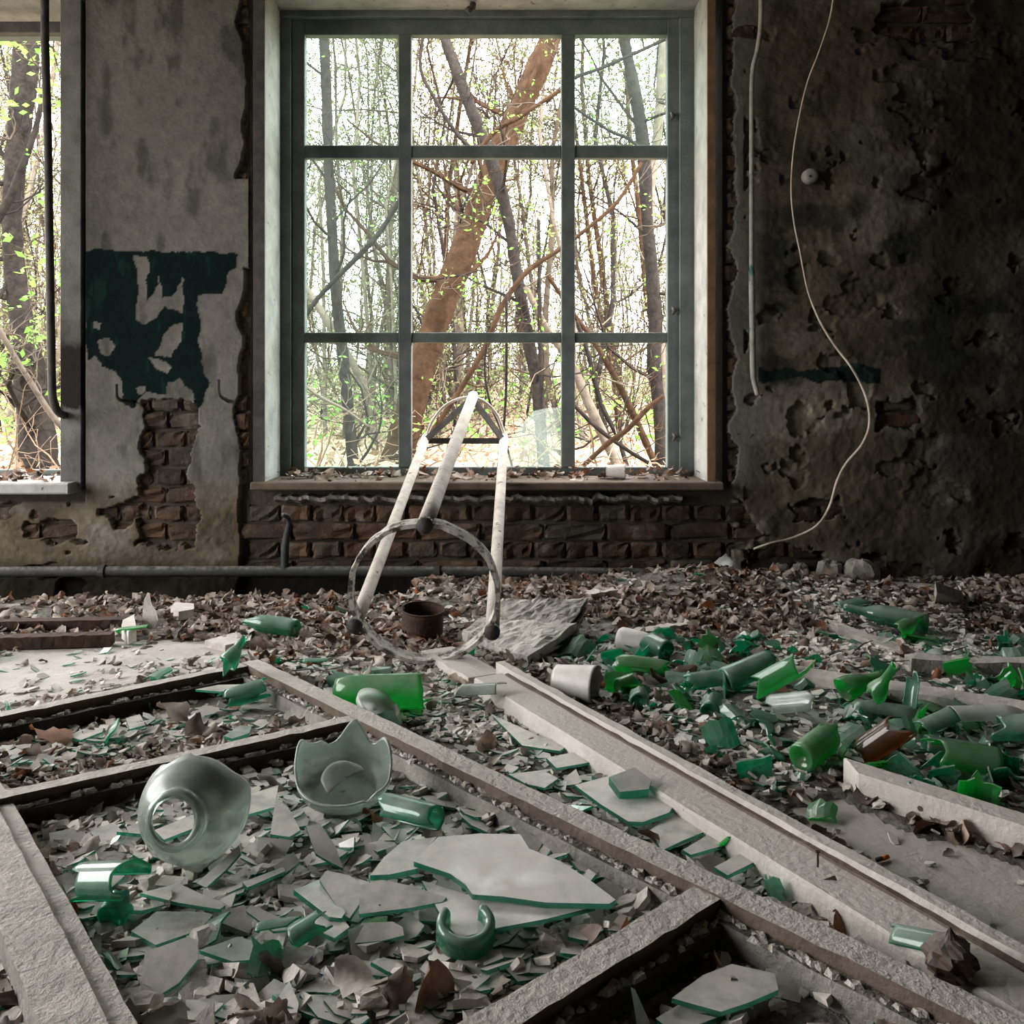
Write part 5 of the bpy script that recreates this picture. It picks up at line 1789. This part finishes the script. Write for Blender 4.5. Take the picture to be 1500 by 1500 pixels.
# =================================================================== SMALL LITTER
Z_CLEANL = [(-50, 940), (140, 938), (300, 940), (380, 955), (360, 966), (-50, 1045)]
Z_CLEANR = [(1135, 1185), (1225, 1168), (1262, 1190), (1600, 1300), (1600, 1520), (1330, 1302)]
Z_FAR = [(-60, 1060), (362, 985), (512, 1042), (-20, 1150)]
Z_BIG = [(20, 1170), (522, 1060), (1025, 1300), (660, 1500), (180, 1500)]
Z_DARK = [(1040, 1320), (1480, 1520), (660, 1520)]
Z_AB = [(385, 965), (690, 965), (720, 985), (1640, 1530), (1560, 1530), (1050, 1295), (540, 1045)]
Z_GREEN = [(780, 945), (1600, 935), (1600, 1280), (1240, 1125), (1135, 1180), (960, 1060)]
ZONES = [('cleanl', Z_CLEANL), ('cleanr', Z_CLEANR), ('far', Z_FAR), ('big', Z_BIG), ('dark', Z_DARK), ('ab', Z_AB), ('green', Z_GREEN)]


def zone(px, py):
    z = np.full(px.shape, 7, int)
    for k in range(len(ZONES) - 1, -1, -1):
        z[inpoly(px, py, ZONES[k][1])] = k
    return z


def in_trench(x, y):
    return (x < TR_X + 0.02) & (y > TR_Y - 0.03)


def Hn(x, y):
    """height of the loose rubble layer"""
    x = np.asarray(x, float)
    y = np.asarray(y, float)
    px, py = proj(x, y)
    px = px + (fbm(x * 14, y * 14, 231, 4) - 0.5) * 70
    py = py + (fbm(x * 14, y * 14, 237, 4) - 0.5) * 40
    m = np.exp(-((y - 3.42) / 0.30) ** 2) * (0.012 + 0.075 * np.exp(-((x - 0.72) / 0.42) ** 2) + 0.02 * np.exp(-((x + 0.25) / 0.5) ** 2) + 0.02 * (x > 1.0))
    m = m + 0.035 * np.exp(-((y - 2.3) / 0.35) ** 2 - ((x - 0.95) / 0.5) ** 2)
    lump = 0.020 * (fbm(x * 7, y * 7, 201, 4) - 0.32)
    zn = zone(px, py)
    k = np.choose(zn, [-0.15, -0.15, 0.8, 0.9, 0.3, 0.8, 1.0, 1.0])
    h = np.where(k < 0, -0.006 + 0.01 * (fbm(x * 9, y * 9, 203, 3) - 0.55), m + lump * k)
    return np.where(in_trench(x, y), -0.22, h)


def build_dirt():
    st_ = 0.011
    xs = np.arange(-2.3, XR, st_)
    ys = np.arange(0.85, 3.75, st_)
    X, Y = np.meshgrid(xs, ys)
    Z = Hn(X, Y) + 0.006 * (fbm(X * 40, Y * 40, 205, 2) - 0.5)
    Z = np.where(in_trench(X, Y), -0.205 + 0.01 * fbm(X * 8, Y * 8, 3, 2), Z)
    nz, nx = X.shape
    idx = np.arange(nx * nz).reshape(nz, nx)
    q = np.stack([idx[:-1, :-1], idx[:-1, 1:], idx[1:, 1:], idx[1:, :-1]], -1).reshape(-1, 4)
    tri = in_trench(X, Y)
    keep = ~(tri.ravel()[q].any(1))
    me = bpy.data.meshes.new('rubble_dust')
    me.from_pydata(np.stack([X.ravel(), Y.ravel(), Z.ravel()], -1).tolist(), [], q[keep].tolist())
    me.materials.append(M['dirt'])
    me.polygons.foreach_set('use_smooth', [True] * len(me.polygons))
    me.update()
    tag(link('rubble_dust', me), 'layer of grey dust and crumbled plaster covering the floor', 'rubble', kind='stuff')


build_dirt()


# --- shapes (12 to 50 triangles each)
def leaf_shape(seed):
    r = random.Random(seed)
    L, Wd = 1.0, r.uniform(0.32, 0.5)
    nu, nv = 6, 4
    curl, bend, tw = r.uniform(0.4, 2.2) * r.choice((-1, 1, 1)), r.uniform(-1.4, 1.4), r.gauss(0, 0.5)
    vs, fs = [], []
    lob = [1 + 0.28 * r.uniform(-1, 1) for _ in range(nu + 1)]
    for i in range(nu + 1):
        t = i / nu
        w = Wd * (math.sin(math.pi * (0.06 + 0.90 * t)) ** 0.8) * lob[i]
        for j in range(nv + 1):
            s = (j / nv - 0.5) * 2
            a = curl * s * 0.8
            x = w * (math.sin(a) / (curl * 0.8) if abs(curl) > 0.05 else s)
            z = w * (1 - math.cos(a)) / (abs(curl) * 0.8 + 0.05) * (1 if curl > 0 else -1)
            y = (t - 0.5) * L
            z += 0.25 * bend * (t - 0.5) ** 2 * 2
            ca, sa = math.cos(tw * (t - 0.5) * 2), math.sin(tw * (t - 0.5) * 2)
            vs.append((x * ca - z * sa + r.gauss(0, 0.02), y + r.gauss(0, 0.015), x * sa + z * ca + r.gauss(0, 0.03)))
    for i in range(nu):
        for j in range(nv):
            a = i * (nv + 1) + j
            fs.append((a, a + 1, a + nv + 2, a + nv + 1))
    v = np.array(vs)
    v[:, 2] -= v[:, 2].min()
    return v, fs, [0] * len(fs)


def slab_shape(seed, n=6, thick=0.12, amp=0.35):
    r = random.Random(seed)
    n = r.randint(4, n)
    asp = r.uniform(0.45, 1.0)
    pts = []
    for i in range(n):
        a = 2 * math.pi * (i + r.uniform(-0.3, 0.3)) / n
        q = 0.5 * (1 + r.uniform(-amp, amp))
        pts.append((q * math.cos(a), q * math.sin(a) * asp))
    vs = [(x, y, thick) for x, y in pts] + [(x * 0.97, y * 0.97, 0) for x, y in pts]
    fs = [tuple(range(n)), tuple(range(2 * n - 1, n - 1, -1))] + [(i, n + i, n + (i + 1) % n, (i + 1) % n) for i in range(n)]
    return np.array(vs), fs, [0, 0] + [1] * n


def chunk_shape(seed):
    r = random.Random(seed)
    n = r.randint(5, 7)
    vs, fs = [], []
    for lev, (k, z) in enumerate(((0.42, 0.0), (0.5, 0.16), (0.34, r.uniform(0.20, 0.32)))):
        for i in range(n):
            a = 2 * math.pi * i / n + r.uniform(-0.25, 0.25)
            q = k * r.uniform(0.7, 1.2)
            vs.append((q * math.cos(a), q * math.sin(a) * 0.75, z + r.uniform(-0.05, 0.05)))
    for lev in (0, 1):
        for i in range(n):
            j = (i + 1) % n
            fs.append((lev * n + i, lev * n + j, (lev + 1) * n + j, (lev + 1) * n + i))
    fs += [tuple(range(n - 1, -1, -1)), tuple(2 * n + i for i in range(n))]
    return np.array(vs), fs, [0] * len(fs)


def curve_shape(seed):
    """bit of a bottle wall"""
    r = random.Random(seed)
    nu, nv = 5, 3
    ang = r.uniform(0.9, 2.0)
    vs = []
    for j in range(nv + 1):
        for i in range(nu + 1):
            a = (i / nu - 0.5) * ang + r.gauss(0, 0.04)
            vs.append((0.5 * math.sin(a) / math.sin(ang / 2), (j / nv - 0.5) * 0.9 + r.gauss(0, 0.09), 0.5 * (math.cos(a) - math.cos(ang / 2)) / math.sin(ang / 2)))
    k = len(vs)
    vs += [(x * 0.93, y, z - 0.05) for (x, y, z) in vs]
    W_ = nu + 1
    fs, mi = [], []
    for j in range(nv):
        for i in range(nu):
            a = j * W_ + i
            fs += [(a, a + 1, a + W_ + 1, a + W_), (k + a + W_, k + a + W_ + 1, k + a + 1, k + a)]
            mi += [0, 0]
    for i in range(nu):
        fs += [(i + 1, i, k + i, k + i + 1), (nv * W_ + i, nv * W_ + i + 1, k + nv * W_ + i + 1, k + nv * W_ + i)]
        mi += [1, 1]
    for j in range(nv):
        fs += [(j * W_, (j + 1) * W_, k + (j + 1) * W_, k + j * W_), ((j + 1) * W_ + nu, j * W_ + nu, k + j * W_ + nu, k + (j + 1) * W_ + nu)]
        mi += [1, 1]
    v = np.array(vs)
    v[:, 2] -= v[:, 2].min()
    return v, fs, mi


def mesh_of(name, shp, mats, smooth=False):
    v, f, mi = shp
    me = bpy.data.meshes.new(name)
    me.from_pydata(v.tolist(), [], f)
    for m in mats:
        me.materials.append(M[m])
    me.polygons.foreach_set('material_index', [min(q, len(mats) - 1) for q in mi])
    if smooth:
        me.polygons.foreach_set('use_smooth', [True] * len(f))
    me.update()
    return me


KINDS = {
    # name: shapes, materials, size range, tilt, individuals, stuff count, density per zone (cleanl, cleanr, far, big, dark, ab, green, back)
    'dry_leaf': dict(sh=[leaf_shape(400 + i) for i in range(14)], mats=['leaf'], size=(0.030, 0.078), tilt=0.55, n=270, m=7000, w=(0.02, 0.02, 0.30, 0.05, 0.04, 0.22, 0.28, 1.0), smooth=True,
                     label='curled dry leaf lying in the litter on the floor', cat='leaf', group='dry leaves on the floor', slabel='mass of curled dry leaves covering the floor', sname='leaf_litter'),
    'glass_shard': dict(sh=[slab_shape(500 + i, 6, 0.07) for i in range(12)], mats=['g_clear', 'g_edge'], size=(0.022, 0.075), tilt=0.20, n=260, m=4200, w=(0.08, 0.03, 0.8, 1.0, 0.6, 0.9, 0.8, 0.08), smooth=False,
                        label='small flat dusty clear glass shard on the littered floor', cat='glass shard', group='clear glass shards on the floor', slabel='scatter of tiny clear glass splinters', sname='glass_splinters'),
    'green_shard': dict(sh=[curve_shape(600 + i) for i in range(10)], mats=['g_emerald', 'g_emerald'], size=(0.024, 0.075), tilt=0.8, n=105, m=380, w=(0.02, 0.01, 0.08, 0.05, 0.02, 0.10, 1.0, 0.02), smooth=False,
                        label='small curved emerald bottle shard on the littered floor', cat='glass shard', group='small green shards on the floor', slabel='scatter of tiny green glass splinters', sname='green_splinters'),
    'plaster_chip': dict(sh=[slab_shape(700 + i, 7, 0.16) for i in range(10)] + [chunk_shape(720 + i) for i in range(3)], mats=['chip', 'chip'], size=(0.016, 0.055), tilt=0.30, n=260, m=7500, w=(0.12, 0.05, 0.5, 0.45, 0.10, 0.7, 0.7, 0.30), smooth=False,
                         label='pale plaster chip lying in the rubble on the floor', cat='plaster chip', group='plaster chips on the floor', slabel='crumbled pale plaster bits strewn on the floor', sname='plaster_crumbs'),
}
WHERE = ['on the bare concrete strip', 'on the bare floor by the white beam', 'in the far bay of the fallen casement', 'in the wide bay of the fallen casement', 'in the dark bay of the fallen casement', 'between fallen casement and long board', 'among the green bottles', 'in the litter before the window wall']
SHORT = {'dry_leaf': 'curled dry leaf', 'glass_shard': 'small flat dusty clear glass shard', 'green_shard': 'small curved green bottle shard', 'plaster_chip': 'small pale plaster chip'}


def scatter(name, K, seed):
    rng = np.random.default_rng(seed)
    want = K['n'] + K['m']
    xs, ys = [], []
    got = 0
    while got < want:
        y = rng.uniform(0.95, 3.70, 20000)
        x = rng.uniform(-0.58, 0.58, 20000) * y
        px, py = proj(x, y)
        wz = np.array(K['w'])[zone(px, py)]
        # leaves drift against the wall and in clumps
        cl = fbm(x * 3.2, y * 3.2, seed, 3)
        wz = wz * np.clip((cl - 0.30) * 3.2, 0.1, 1.4)
        if name == 'dry_leaf':
            wz = wz * (0.55 + 0.9 * np.exp(-((y - 3.35) / 0.4) ** 2))
        if name == 'plaster_chip':
            wz = np.where((x > 1.0) & (y > 2.5), wz * 2.2, wz)
        if name == 'dry_leaf':
            wz = np.where(x > 1.0, wz * 0.3, wz)
        ok = (rng.random(20000) < wz * 0.7) & ~in_trench(x, y) & (x < XR - 0.03)
        xs.append(x[ok])
        ys.append(y[ok])
        got += ok.sum()
    xs, ys = np.concatenate(xs)[:want], np.concatenate(ys)[:want]
    s = rng.uniform(0, 1, want) ** 1.6
    s = K['size'][0] + (K['size'][1] - K['size'][0]) * s
    if name == 'dry_leaf':
        s = s * np.where(ys < 2.3, 0.68, 1.0)
    zs = Hn(xs, ys)
    zs = np.maximum(zs, 0.0) + 0.001
    order = np.argsort(-(s / ys))                  # the ones that show largest come first
    xs, ys, zs, s = xs[order], ys[order], zs[order], s[order]
    tz = rng.uniform(0, 2 * math.pi, want)
    ta, tb = rng.normal(0, K['tilt'], want), rng.normal(0, K['tilt'], want)
    s[K['n']:] *= 0.72
    meshes = [mesh_of(name, sh, K['mats'], K['smooth']) for sh in K['sh']]
    alt = None
    if name == 'dry_leaf':
        alt = [mesh_of(name, sh, ['leaf_brown'], True) for sh in K['sh']]
    elif name == 'green_shard':
        alt = [mesh_of(name, sh, ['g_bright', 'g_bright'], False) for sh in K['sh']]
    for i in range(K['n']):
        a = alt if (alt and (xs[i] > 0.2 if name == 'dry_leaf' else i % 3 == 0)) else meshes
        o = link(name, a[i % len(a)])
        o.location = (xs[i], ys[i], zs[i] + 0.25 * s[i] * abs(math.sin(ta[i])))
        o.rotation_euler = (ta[i], tb[i], tz[i])
        o.scale = (s[i],) * 3
        ppx, ppy = proj(xs[i], ys[i])
        zk = int(zone(np.array([ppx]), np.array([ppy]))[0])
        tag(o, SHORT[name] + ' ' + WHERE[zk], K['cat'], K['group'])
    V, F, MI = [], [], []
    base = 0
    for i in range(K['n'], want):
        v, f, mi = K['sh'][i % len(K['sh'])]
        Rm = np.array(Euler((ta[i], tb[i], tz[i])).to_matrix())
        V.append(v @ Rm.T * s[i] + np.array([xs[i], ys[i], zs[i] + 0.2 * s[i] * abs(math.sin(ta[i]))]))
        F.extend([tuple(q + base for q in fc) for fc in f])
        MI.extend([min(q, len(K['mats']) - 1) for q in mi])
        base += len(v)
    me = bpy.data.meshes.new(K['sname'])
    me.from_pydata(np.concatenate(V).tolist(), [], F)
    for m in K['mats']:
        me.materials.append(M[m])
    me.polygons.foreach_set('material_index', MI)
    if K['smooth']:
        me.polygons.foreach_set('use_smooth', [True] * len(F))
    me.update()
    tag(link(K['sname'], me), K['slabel'], K['cat'], kind='stuff')


for i, (nm, K) in enumerate(KINDS.items()):
    scatter(nm, K, 900 + i * 13)

# leaves on the two sills
LS = KINDS['dry_leaf']['sh']
sill_m = [mesh_of('sill_leaf', s, ['leaf_brown' if i % 2 else 'leaf'], True) for i, s in enumerate(LS)]
rng = random.Random(55)
for k in range(96):
    if k < 78:
        x, y = rng.uniform(xi0 + 0.05, xi1 - 0.04), min(3.97, max(3.76, rng.gauss(3.90, 0.06)))
        lab, grp = 'dry brown leaf lying on the sill of the big window', 'dry leaves on the big window sill'
    else:
        x, y = rng.uniform(-2.1, -1.85), min(3.97, max(3.72, rng.gauss(3.88, 0.08)))
        lab, grp = 'dry reddish leaf lying on the sill of the second window', 'dry leaves on the second window sill'
    o = link('sill_leaf', sill_m[k % len(sill_m)])
    s = rng.uniform(0.035, 0.07)
    o.location = (x, y, ZS + 0.001 + 0.018 * rng.random() * (y > 3.84))
    o.rotation_euler = (rng.gauss(0, 0.35), rng.gauss(0, 0.35), rng.uniform(0, 6.28))
    o.scale = (s, s, s * 0.8)
    tag(o, lab, 'leaf', grp)
b = MB()
for k in range(420):
    x, y = rng.uniform(xi0 + 0.02, xi1 - 0.02), min(3.99, max(3.73, rng.gauss(3.91, 0.07)))
    leaf_tuft(b, Vector((x, y, ZS + 0.006 + 0.012 * rng.random())), rng, 1, 0.018)
tag(b.build('sill_crumbs', 'leaf_brown'), 'crumbled leaf bits strewn along the big window sill', 'leaf litter', kind='stuff')
b = MB()
for k in range(80):
    leaf_tuft(b, Vector((rng.uniform(-2.2, -1.85), rng.uniform(3.75, 3.98), ZS + 0.008)), rng, 1, 0.018)
tag(b.build('sill_crumbs', 'leaf_brown'), 'crumbled leaf bits strewn along the second window sill', 'leaf litter', kind='stuff')

# single leaves that stand out
def hero_leaf(label, px, py, s, rot, k, mat='leaf_brown', z=0.012, sc=(1, 1, 1)):
    o = link('big_leaf', mesh_of('big_leaf', LS[k], [mat], True))
    g = G(px, py, z)
    o.location = g
    o.rotation_euler = rot
    s *= 0.8
    o.scale = (s * sc[0], s * sc[1], s * sc[2])
    tag(o, label, 'leaf', 'single leaves that stand out')


hero_leaf('amber crumpled leaf standing up between the sash and the long board', 712, 1092, 0.075, (1.2, 0.2, 0.3), 1)
hero_leaf('rust brown leaf before the green bottle by the wall pipe', 386, 940, 0.06, (0.9, 0.1, 0.5), 2)
hero_leaf('ribbed brown leaf lying among the glass before the bottle ring', 520, 1450, 0.085, (0.25, 0.15, 1.2), 3, 'leaf', 0.02, (1.3, 1, 1))
hero_leaf('rolled dark brown leaf standing by the teal bottle ring', 585, 1448, 0.07, (1.3, 0.2, 0.1), 4, 'leaf', 0.02)
hero_leaf('dark rolled leaf leaning between the rolled leaf and the bottle ring', 632, 1450, 0.08, (1.2, 0.3, 0.7), 6, 'leaf_brown', 0.02, (1.5, 1, 1.4))
hero_leaf('pale curled leaf lying in the far bay of the casement', 70, 1084, 0.12, (0.3, 0.1, 1.5), 7, 'leaf_brown', 0.015)
hero_leaf('grey curled leaf clump before the green loop in the far bay', 250, 1050, 0.11, (0.5, 0.1, 1.2), 8, 'leaf', 0.015)
hero_leaf('orange tinged leaf beside the green loop in the far bay', 285, 1068, 0.075, (0.8, 0.3, 0.4), 9)
hero_leaf('brown leaf curled up between the deep green bottle bottoms', 965, 1030, 0.085, (1.0, -0.2, 0.4), 10)
hero_leaf('rust leaf lying on the pale litter before the hoop', 600, 955, 0.06, (0.6, 0.2, 1.0), 11)
hero_leaf('dark brown leaf between the jar bowl and the plank rail', 395, 1150, 0.075, (0.6, 0.3, 1.9), 12, 'leaf', 0.02)
hero_leaf('dark curled leaf lying between sash and board near its near end', 1215, 1318, 0.075, (0.7, 0.1, 1.7), 13, 'leaf', 0.015, (1.4, 1, 1.6))
# crumpled ball of leaves on the long board
b = MB()
vs, fs = lathe([(0.0008, 0.062), (0.006, 0.052), (0.018, 0.046), (0.028, 0.034), (0.029, 0.020), (0.022, 0.006), (0.008, 0.0)], 18, m=12)
rngb = random.Random(8)
gb = G(1392, 1428, 0.045)
b.add([gb + Vector((v.x * (1 + 0.25 * rngb.uniform(-1, 1)), v.y * (1 + 0.25 * rngb.uniform(-1, 1)), v.z - 0.004)) for v in vs], fs)
tag(b.build('seed_pod', 'leaf', None, False), 'dry crumpled seed pod sitting on the edge of the long board', 'seed pod')
# dry twigs in the litter
rng = random.Random(77)
for k in range(26):
    y = rng.uniform(2.3, 3.3)
    x = rng.uniform(-0.25, 0.5) * y
    if bool(in_trench(np.array(x), np.array(y))):
        continue
    a = rng.uniform(0, 6.28)
    z = float(max(0.0, Hn(np.array([x]), np.array([y]))[0])) + 0.012
    p = Vector((x, y, z))
    d = Vector((math.cos(a), math.sin(a), rng.uniform(0, 0.25)))
    L = rng.uniform(0.06, 0.16)
    b = MB()
    b.tube([p, p + d * L * 0.5 + Vector((0, 0, 0.006)), p + d * L], [0.0025, 0.002, 0.0012], 5)
    tag(b.build('dry_twig', 'bark_pale'), 'thin dry twig lying on the leaf litter', 'twig', 'dry twigs in the litter')
